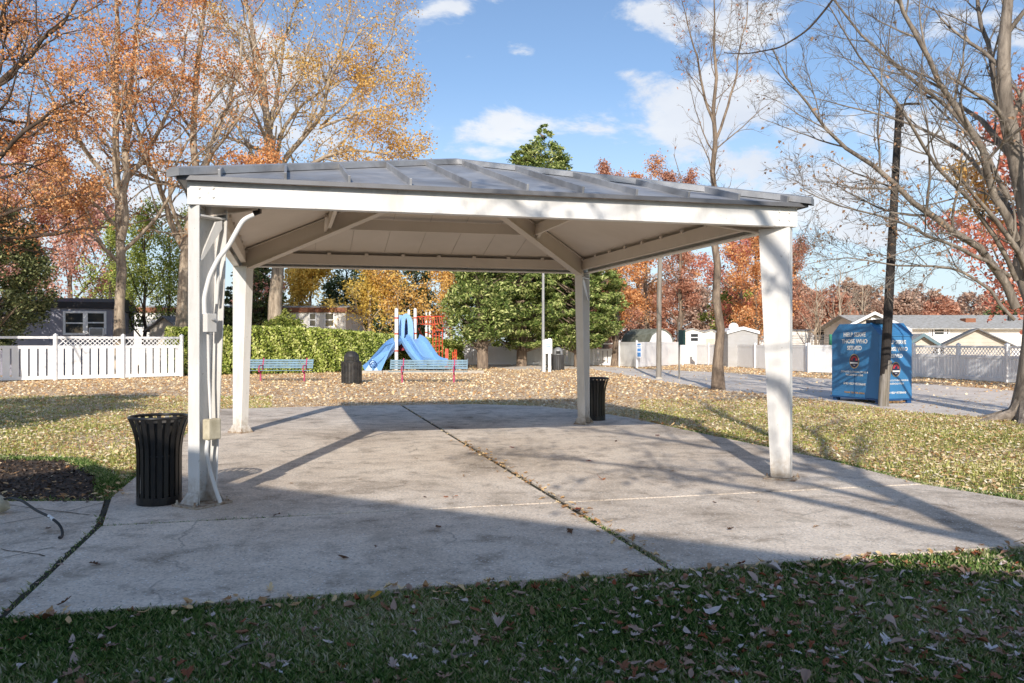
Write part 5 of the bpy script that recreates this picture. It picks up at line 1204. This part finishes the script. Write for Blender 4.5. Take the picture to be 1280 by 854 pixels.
gable('house', 'low house behind the viewpoint whose shadow covers the near lawn', (-4.05, -8.4), radians(-30), 11.0, 6.0, 4.6, .1, M['homewhite'], M['shingle'], over=.0, cat='house', ridge='u', sidings=False)
gable('house', 'wing of the house behind the viewpoint to the right', (2.1, -13.5), radians(-17), 12, 5, 6.1, .1, M['homewhite'], M['shingle'], over=.0, cat='house', ridge='u', sidings=False)

# ================================================================== GRASS AND LEAVES ON THE GROUND
allslab = slabs+[pad]
def free(pts, extra=()):
    m = np.zeros(len(pts), bool)
    for poly in list(allslab)+list(extra): m |= inpoly(pts, poly)
    return ~m
rng = np.random.default_rng(9)
def blades(name, label, n, sampler, hgt, mat, lean=.5, extra=()):
    p = sampler(n); p = p[free(p, extra)]; n = len(p)
    h = hgt*rng.uniform(.45, 1.25, n); a = rng.uniform(0, 2*pi, n); w = rng.uniform(.0022, .0045, n)*(1+p[:, 1]/7)
    d = np.stack([np.cos(a), np.sin(a)], 1); s = np.stack([-np.sin(a), np.cos(a)], 1)*w[:, None]; l = rng.uniform(.15, 1.0, n)*lean*h
    z0 = np.zeros(n)
    v = np.zeros((n, 5, 3)); v[:, 0, :2] = p-s; v[:, 1, :2] = p+s; v[:, 2, :2] = p+s*.7+d*(l*.4)[:, None]; v[:, 2, 2] = h*.6; v[:, 3, :2] = p+d*l[:, None]; v[:, 3, 2] = h*rng.uniform(.8, 1, n); v[:, 4, :2] = p-s*.7+d*(l*.4)[:, None]; v[:, 4, 2] = h*.6
    base = np.arange(n)[:, None]*5; Q = (base+np.arange(5)[None, :])
    r = np.clip(rng.beta(1.6, 1.9, n)+.22*np.sin(p[:, 0]*1.9)*np.sin(p[:, 1]*2.3+1), 0, 1)
    o = bigmesh(name, v.reshape(-1, 3), Q, mat, None, rnd=np.repeat(r, 5)); props(o, label, 'grass', kind='stuff')
def thin(p, s=1.6, lo=.35):
    k = .5+.5*np.sin(p[:, 0]*s+1.3*np.sin(p[:, 1]*.9))*np.sin(p[:, 1]*s*1.2+1.1*np.sin(p[:, 0]*1.1)); return p[rng.uniform(0, 1, len(p)) < lo+(1-lo)*k]
def near(n): 
    Y = rng.uniform(2.7, 6.9, n*2); Xx = rng.uniform(-.70, .70, n*2)*Y*1.05; p = np.stack([Xx, Y], 1); q = p[thin_mask(p)]; return q[:n]
def thin_mask(p):
    k = .5+.5*np.sin(p[:, 0]*2.1+1.3*np.sin(p[:, 1]*2.9))*np.sin(p[:, 1]*3.2+1.1*np.sin(p[:, 0]*2.1))
    dry = np.clip((p[:, 0]-.6)/2.6, 0, 1)      # worn, leaf strewn ground to the right
    return rng.uniform(0, 1, len(p)) < (.45+.55*k)*(1-.45*dry)
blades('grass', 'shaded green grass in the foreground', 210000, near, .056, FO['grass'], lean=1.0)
def midr(n):
    Y = 6.2+rng.uniform(0, 1, n)**1.3*15; Xx = Y*rng.uniform(.16, .72, n); return thin(np.stack([Xx, Y], 1), 1.2, .22)
def midl(n):
    Y = 7.6+rng.uniform(0, 1, n)**1.3*15; Xx = -Y*rng.uniform(.30, .72, n); return thin(np.stack([Xx, Y], 1), 1.0, .2)
roadpoly = road
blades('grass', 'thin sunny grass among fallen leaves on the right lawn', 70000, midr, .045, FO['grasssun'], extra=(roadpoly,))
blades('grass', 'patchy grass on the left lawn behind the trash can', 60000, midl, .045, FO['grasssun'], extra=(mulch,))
def edge(n):
    out = []
    for poly in slabs:
        L = len(poly)
    segs = [((-2.76, 4.36), (1.06, 5.27)), ((1.06, 5.27), (6.2, 6.5)), ((4.32, 8.42), (3.98, 10.3)), ((3.98, 10.3), (3.0, 13.4)), ((6.2, 6.5), (4.32, 8.42)), ((-3.86, 7.6), (-5.35, 13.2)), ((-9, 7.55), (-3.86, 7.6)), ((-7.5, 10.6), (-5.6, 10.3)), ((-5.6, 10.3), (-4.55, 9.0)), ((-4.55, 9.0), (-4.0, 7.9)), ((3.0, 13.4), (1.6, 17.4))]
    for a, b in segs:
        a, b = np.array(a), np.array(b); t = rng.uniform(0, 1, n//len(segs)); d = (b-a)/np.linalg.norm(b-a); nn = np.array((-d[1], d[0])); out.append(a+(b-a)*t[:, None]+nn*rng.normal(0, .05, len(t))[:, None])
    return np.concatenate(out)
blades('grass', 'fringe of grass along the slab edges', 26000, edge, .06, FO['grass'], lean=.9)

# lobed leaf outlines: one oak like, one maple like
def outline(kind):
    if kind == 0:
        right = [(0, -.5), (.05, -.36), (.16, -.33), (.10, -.20), (.27, -.16), (.31, -.05), (.13, .0), (.30, .14), (.27, .24), (.11, .22), (.14, .38), (.05, .50)]
    elif kind == 1:
        right = [(0, -.5), (.03, -.28), (.22, -.36), (.19, -.24), (.42, -.10), (.24, -.04), (.45, .18), (.22, .14), (.24, .30), (.10, .24), (.0, .52)]
    else:
        right = [(0, -.5), (.12, -.38), (.22, -.2), (.25, 0), (.2, .2), (.1, .38), (0, .5)]
    return right+[(-x, y) for x, y in right[::-1] if abs(x) > .001]
OUT = [np.array(outline(k)) for k in (0, 1, 2)]
def lobed(pts, sizes, z0, rg, curl=.3):
    """meshes of curled lobed leaves, returned as triangles"""
    Vs, Ts, Rn, off = [], [], [], 0; kk = rg.choice(3, len(pts), p=(.30, .12, .58))
    for kind in (0, 1, 2):
        sel = np.where(kk == kind)[0]
        if not len(sel): continue
        o = OUT[kind]; m_ = len(o)
        n = len(sel); a = rg.uniform(0, 2*pi, n); s = sizes[sel]
        base = np.concatenate([[(0, 0)], o]); asp = rg.uniform(.7, 1.1, n)
        lx = base[None, :, 0]*asp[:, None]; ly = np.repeat(base[None, :, 1], n, 0)
        c1 = rg.normal(curl, curl*.6, n); c2 = rg.normal(curl*.6, curl*.8, n)
        z = c1[:, None]*np.abs(lx)*1.1+c2[:, None]*(ly**2)*1.4+rg.normal(0, .03, lx.shape)
        tx, ty = rg.normal(0, .16, n), rg.normal(0, .22, n)
        z = z+tx[:, None]*lx+ty[:, None]*ly
        z = z-z.min(1, keepdims=True)
        x = (lx*np.cos(a)[:, None]-ly*np.sin(a)[:, None])*s[:, None]; y = (lx*np.sin(a)[:, None]+ly*np.cos(a)[:, None])*s[:, None]
        V = np.stack([pts[sel, 0][:, None]+x, pts[sel, 1][:, None]+y, z0[sel][:, None]+z*s[:, None]], -1).reshape(-1, 3)
        tri = np.array([(0, i+1, (i+1) % m_+1) for i in range(m_)]); T = (np.arange(n)[:, None, None]*(m_+1)+tri[None]).reshape(-1, 3)+off
        Vs.append(V); Ts.append(T); off += len(V); Rn.append(np.repeat(rg.uniform(0, 1, n), m_+1))
    return np.concatenate(Vs), np.concatenate(Ts), np.concatenate(Rn)
def litter_near(n, ymin, ymax):
    Y = rng.uniform(ymin, ymax, n); Xx = rng.uniform(-.72, .72, n)*Y
    w = np.clip(.35+(Xx/Y+.2)*1.4, .30, 1.2); p = np.stack([Xx, Y], 1)[rng.uniform(0, 1.2, n) < w]; return p[free(p)]
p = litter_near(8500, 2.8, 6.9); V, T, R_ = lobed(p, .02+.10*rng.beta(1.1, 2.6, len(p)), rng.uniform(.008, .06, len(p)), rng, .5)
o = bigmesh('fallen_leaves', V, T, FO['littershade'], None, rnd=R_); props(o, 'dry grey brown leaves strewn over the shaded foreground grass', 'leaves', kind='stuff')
def litter_mid(n):
    Y = 6.3+rng.uniform(0, 1, n)**.75*15; Xx = rng.uniform(-.74, .74, n)*Y; p = np.stack([Xx, Y], 1); p = p[free(p)]; im = inpoly(p, mulch); return p[~im | (rng.uniform(0, 1, len(p)) < .12)]
p = litter_mid(66000); keep = ~inpoly(p, road) | (rng.uniform(0, 1, len(p)) < .08); p = p[keep]
V, T, R_ = lobed(p, rng.uniform(.03, .085, len(p)), rng.uniform(.005, .03, len(p)), rng, .3)
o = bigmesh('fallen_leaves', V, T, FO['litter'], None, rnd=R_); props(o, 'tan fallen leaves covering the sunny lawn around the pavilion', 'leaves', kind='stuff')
def litter_far(n):
    Y = 20+rng.uniform(0, 1, n)**.8*32; Xx = rng.uniform(-.74, .74, n)*Y; p = np.stack([Xx, Y], 1); return p
p = litter_far(150000); keep = ~inpoly(p, road) | (rng.uniform(0, 1, len(p)) < .05); p = p[keep]
Cn = np.stack([p[:, 0], p[:, 1], rng.uniform(.01, .035, len(p))], 1); V, Q = leaves_np(rng, Cn, .085, flat=.9, aspect=.8)
V[:, 2] = np.maximum(V[:, 2], .005)
o = bigmesh('fallen_leaves', V, Q, FO['litter'], None, rnd=np.repeat(rng.uniform(0, 1, len(p)), 4)); props(o, 'carpet of pale tan fallen leaves on the far lawn', 'leaves', kind='stuff')
def edge_pts(n):
    segs = [((-2.76, 4.30), (1.06, 5.2)), ((1.06, 5.2), (6.2, 6.4)), ((4.4, 8.5), (4.05, 10.4)), ((4.05, 10.4), (3.1, 13.5)), ((-3.92, 7.7), (-5.45, 13.3)), ((3.1, 13.5), (1.7, 17.6)), ((-5.45, 13.3), (-6.6, 17.9)), ((-8.5, 7.62), (-3.9, 7.68)), (tuple(mid0), tuple(mid0+(mid1-mid0)*.5))]
    out = []
    for a, b in segs:
        a, b = np.array(a), np.array(b); k_ = int(n*np.linalg.norm(b-a)/45); t = rng.uniform(0, 1, k_); d = (b-a)/np.linalg.norm(b-a); nn = np.array((-d[1], d[0])); out.append(a+(b-a)*t[:, None]+nn*rng.normal(0, .07, k_)[:, None])
    return np.concatenate(out)
p = edge_pts(900); V, T, R_ = lobed(p, rng.uniform(.025, .085, len(p)), np.full(len(p), SLABZ+.004), rng, .5)
o = bigmesh('edge_leaves', V, T, FO['litter'], None, rnd=R_*.6); props(o, 'small dry leaves gathered along the edges of the slab', 'leaves', kind='stuff')
# countable leaves on the slab
M['lf'] = {'orange': foliage('orange_single_leaf', [(.50, .15, .03), (.50, .15, .03)], .2), 'yellow': foliage('yellow_single_leaf', [(.62, .33, .04), (.62, .33, .04)], .2), 'brown': foliage('brown_single_leaf', [(.14, .07, .035), (.14, .07, .035)], .2), 'red': foliage('red_single_leaf', [(.40, .09, .05), (.40, .09, .05)], .2), 'tan': foliage('tan_single_leaf', [(.40, .27, .17), (.40, .27, .17)], .2)}
spots = [(531, 622, 'brown', .07), (557, 622, 'orange', .07), (569, 622, 'orange', .06), (346, 646, 'brown', .09), (548, 660, 'brown', .07), (429, 699, 'brown', .10), (752, 600, 'orange', .11), (737, 577, 'red', .09), (721, 639, 'red', .15), (712, 668, 'brown', .08),
         (822, 545, 'red', .16), (913, 664, 'brown', .08), (470, 747, 'yellow', .09), (580, 596, 'tan', .06), (364, 605, 'tan', .05), (620, 585, 'tan', .06), (690, 618, 'tan', .05), (840, 590, 'tan', .07), (640, 560, 'red', .08), (520, 575, 'tan', .07), (1118, 634, 'tan', .07),
         (335, 747, 'brown', .04), (470, 685, 'brown', .04), (80, 757, 'brown', .08), (60, 662, 'brown', .07), (248, 612, 'tan', .05), (770, 553, 'brown', .07), (893, 629, 'brown', .05), (450, 600, 'tan', .05), (1020, 660, 'tan', .06), (948, 628, 'tan', .05), (125, 658, 'brown', .05), (118, 707, 'brown', .08)]
for i, (px, py, cn_, sz) in enumerate(spots):
    Y = F*(H-SLABZ)/(py-HOR); q = np.array([(X(px, Y), Y)]); rg = np.random.default_rng(300+i)
    V, T, R_ = lobed(q, np.array([sz]), np.array([SLABZ+.006]), rg, .3)
    loc = np.array((q[0, 0], q[0, 1], SLABZ)); o = bigmesh('fallen_leaf', V-loc, T, M['lf'][cn_], None, rnd=R_); o.location = loc
    props(o, 'single dry %s leaf lying on the concrete slab' % cn_, 'leaf', '%s leaves scattered on the slab' % cn_)
nm = 9000; p = np.stack([rng.uniform(-8, -3.7, nm), rng.uniform(7.5, 11, nm)], 1); p = p[inpoly(p, mulch)]
V, Q = leaves_np(rng, np.stack([p[:, 0], p[:, 1], rng.uniform(.02, .04, len(p))], 1), .045, flat=.7, aspect=.45)
V[:, 2] = np.maximum(V[:, 2], .022)
o = bigmesh('mulch_chips', V, Q, foliage('dark_bark_chips', [(.02, .014, .01), (.07, .045, .03), (.20, .14, .10)], 0), None, rnd=np.repeat(rng.uniform(0, 1, len(p)), 4)); props(o, 'dark bark chips in the shaded bed at the left edge', 'mulch', kind='stuff')
# a few sticks in the foreground grass
for i, (a, b, lb) in enumerate(((G(540, 842), G(610, 822), 'grey stick lying in the shaded foreground grass'), (G(283, 826), G(318, 812), 'short pale stick lying in the foreground grass at left'))):
    mb = MB(); mb.tube([(a[0], a[1], .03), ((a[0]+b[0])/2, (a[1]+b[1])/2+.01, .045), (b[0], b[1], .035)], [.007, .008, .004], 6); o = mb.build('stick', M['barkgrey'], None, smooth=True); props(o, lb, 'stick')
# black cable and the lamp it comes from at the left edge
Y = 7.0
r = empty('ground_lamp', (X(-3, Y), Y, 0), 'pale rounded ground lamp cut by the left edge with black cable', 'lamp')
mb = MB(); c = np.array((X(-5, Y), Y, .13)); rr = [.001, .05, .075, .08, .07, .045, .001]; zz = np.linspace(-.13, .13, 7)
mb.tube([c+np.array((z, 0, -z*.3)) for z in zz], rr, 16); mb.build('shell', M['cream'], r, smooth=True)
mb = MB(); mb.tube([c+np.array((-.03, 0, -.05)), c+np.array((-.05, 0, -.13))], .02, 8); mb.build('stake', M['blackm'], r)
pts = [P(-4, 627, Y), P(12, 622, Y), P(28, 626, 6.8), P(45, 638, 6.6), P(62, 646, 6.4), P(74, 655, 6.3), P(79, 664, 6.25), P(77, 674, 6.15), (X(74, 6.1), 6.1, .055)]
mb = MB(); mb.tube(resample(pts, 40), .011, 8); o = mb.build('black_cable', M['blackm'], None, smooth=True); props(o, 'black cable arching over the concrete path at the left edge', 'cable')
mb = MB(); mb.tube([P(61, 645, 6.42), P(67, 649.5, 6.36)], .0135, 8); mb.build('cable_tag', M['vinyl'], o)
# thin cable crossing the sky at upper right
mb = MB(); mb.tube(resample([P(1062, -40, 10), P(1040, 2, 10), P(1010, 38, 10.2), P(975, 60, 10.5), P(930, 68, 11), P(905, 66, 11.2)], 30), np.linspace(.016, .006, 30), 6); 
o = mb.build('hanging_branch', M['barkdark'], None, smooth=True); props(o, 'thin dark drooping twig crossing the sky at upper right', 'branch')

# ================================================================== SKY, SUN, CAMERA
sc_ = bpy.context.scene
SUN_EL, SUN_AZ = radians(24.3), math.atan2(.07, 1)   # light travels towards +Y and slightly +X
w = bpy.data.worlds.new('World'); sc_.world = w; w.use_nodes = True; nt = w.node_tree
bg = nt.nodes['Background']; sky = nd(nt, 'ShaderNodeTexSky', sky_type='NISHITA'); sky.sun_disc = False; sky.sun_elevation = SUN_EL; sky.sun_rotation = pi+SUN_AZ
sky.air_density = 1.0; sky.dust_density = 0.6; sky.ozone_density = 1.6
tc = nd(nt, 'ShaderNodeTexCoord'); sx = nd(nt, 'ShaderNodeSeparateXYZ'); nt.links.new(tc.outputs['Generated'], sx.inputs[0])
def mth(op, a, b=None, c=None):
    n_ = nd(nt, 'ShaderNodeMath', operation=op)
    for i, v in enumerate((a, b, c)):
        if v is None: continue
        if isinstance(v, (int, float)): n_.inputs[i].default_value = v
        else: nt.links.new(v, n_.inputs[i])
    return n_.outputs[0]
hyp = mth('SQRT', mth('ADD', mth('MULTIPLY', sx.outputs[0], sx.outputs[0]), mth('MULTIPLY', sx.outputs[1], sx.outputs[1])))
ya = mth('MAXIMUM', sx.outputs[1], .05)
u_ = mth('DIVIDE', sx.outputs[0], ya); v_ = mth('DIVIDE', sx.outputs[2], ya)
# cloud banks: where they stand in the sky (direction tangents), given size, ragged by noise
cb = nd(nt, 'ShaderNodeCombineXYZ'); nt.links.new(mth('MULTIPLY', u_, 1.0), cb.inputs[0]); nt.links.new(mth('MULTIPLY', v_, 1.9), cb.inputs[1])
n1 = noise(nt, 5.5, 9, 0.62, cb.outputs[0], .25); n2 = noise(nt, 1.7, 3, 0.5, cb.outputs[0], 0)
def T_(px, py): return ((px-640)/1000, (427-py)/1000)
blobs = [(620, 163, 75, 28, 1.0), (600, 190, 60, 16, .8), (790, 95, 40, 20, .8), (800, 60, 10, 6, .5), (555, 8, 60, 20, .95), (620, 2, 30, 12, .7), (840, 150, 110, 48, 1.05), (930, 120, 90, 40, .95), (1030, 215, 150, 60, 1.0), (1130, 170, 130, 70, .9), (900, 30, 160, 45, .85), (1150, 60, 160, 60, .8), (1230, 200, 120, 90, .75), (820, 18, 30, 25, .8), (650, 65, 20, 10, .5), (1150, 280, 190, 60, .7), (250, 120, 230, 150, .8), (60, 180, 180, 160, .7), (330, 80, 90, 80, .7), (1060, 60, 130, 60, .6), (1000, 260, 120, 30, .7)]
acc = None
for (px, py, rx, ry, am) in blobs:
    bu, bv = T_(px, py); du = mth('DIVIDE', mth('SUBTRACT', u_, bu), rx/1000); dv2 = mth('DIVIDE', mth('SUBTRACT', v_, bv), ry/1000)
    g_ = mth('MULTIPLY', mth('POWER', 2.718, mth('MULTIPLY', mth('ADD', mth('MULTIPLY', du, du), mth('MULTIPLY', dv2, dv2)), -.9)), am)
    acc = g_ if acc is None else mth('MAXIMUM', acc, g_)
# elsewhere in the sky plain noise clouds
d_ = mth('ADD', mth('MULTIPLY', acc, .62), mth('MULTIPLY', mth('SUBTRACT', n1, .5), 2.3))
hz = mth('MULTIPLY', mth('SUBTRACT', n2, .5), .4)
d_ = mth('ADD', d_, hz)
cl_ = nd(nt, 'ShaderNodeMapRange', interpolation_type='SMOOTHSTEP'); cl_.inputs[1].default_value = .28; cl_.inputs[2].default_value = .58; nt.links.new(d_, cl_.inputs[0])
shade = noise(nt, 3.2, 5, 0.55, cb.outputs[0], .2)
ccol = ramp(nt, shade, [(0.35, (5.2, 5.5, 6.1)), (0.62, (6.6, 6.7, 6.8))])
# pale haze near the horizon
hzf = nd(nt, 'ShaderNodeMapRange', interpolation_type='SMOOTHSTEP'); hzf.inputs[1].default_value = .34; hzf.inputs[2].default_value = -.02; hzf.inputs[3].default_value = 0; hzf.inputs[4].default_value = .8
nt.links.new(v_, hzf.inputs[0])
SKYG = 1.55
skc = mix(nt, 1.0, sky.outputs[0], (0.97, 1.02, 1.10), 'MULTIPLY')
base_ = mix(nt, hzf.outputs[0], skc, (4.6, 5.5, 6.4))
fin = mix(nt, mth('MULTIPLY', cl_.outputs[0], .90), base_, ccol)
nt.links.new(fin, bg.inputs['Color']); bg.inputs['Strength'].default_value = .15
sl = bpy.data.lights.new('sun', 'SUN'); sl.energy = 5.0; sl.angle = radians(.5); sl.color = (1.0, .925, .83)
so = bpy.data.objects.new('sun', sl); C.objects.link(so)
import mathutils
dr = mathutils.Vector((sin(SUN_AZ)*cos(SUN_EL), cos(SUN_AZ)*cos(SUN_EL), -sin(SUN_EL)))
so.rotation_euler = dr.to_track_quat('-Z', 'Y').to_euler(); so.location = (-5, -20, 15)
cam = bpy.data.cameras.new('camera'); cam.lens = 28.125; cam.sensor_width = 36; cam.clip_end = 5000; cam.clip_start = .05
co = bpy.data.objects.new('camera', cam); C.objects.link(co); co.location = (0, 0, H); co.rotation_euler = (radians(90), 0, 0); sc_.camera = co
sc_.view_settings.view_transform = 'Standard'; sc_.view_settings.look = 'None'; sc_.view_settings.exposure = 0; sc_.view_settings.gamma = 1
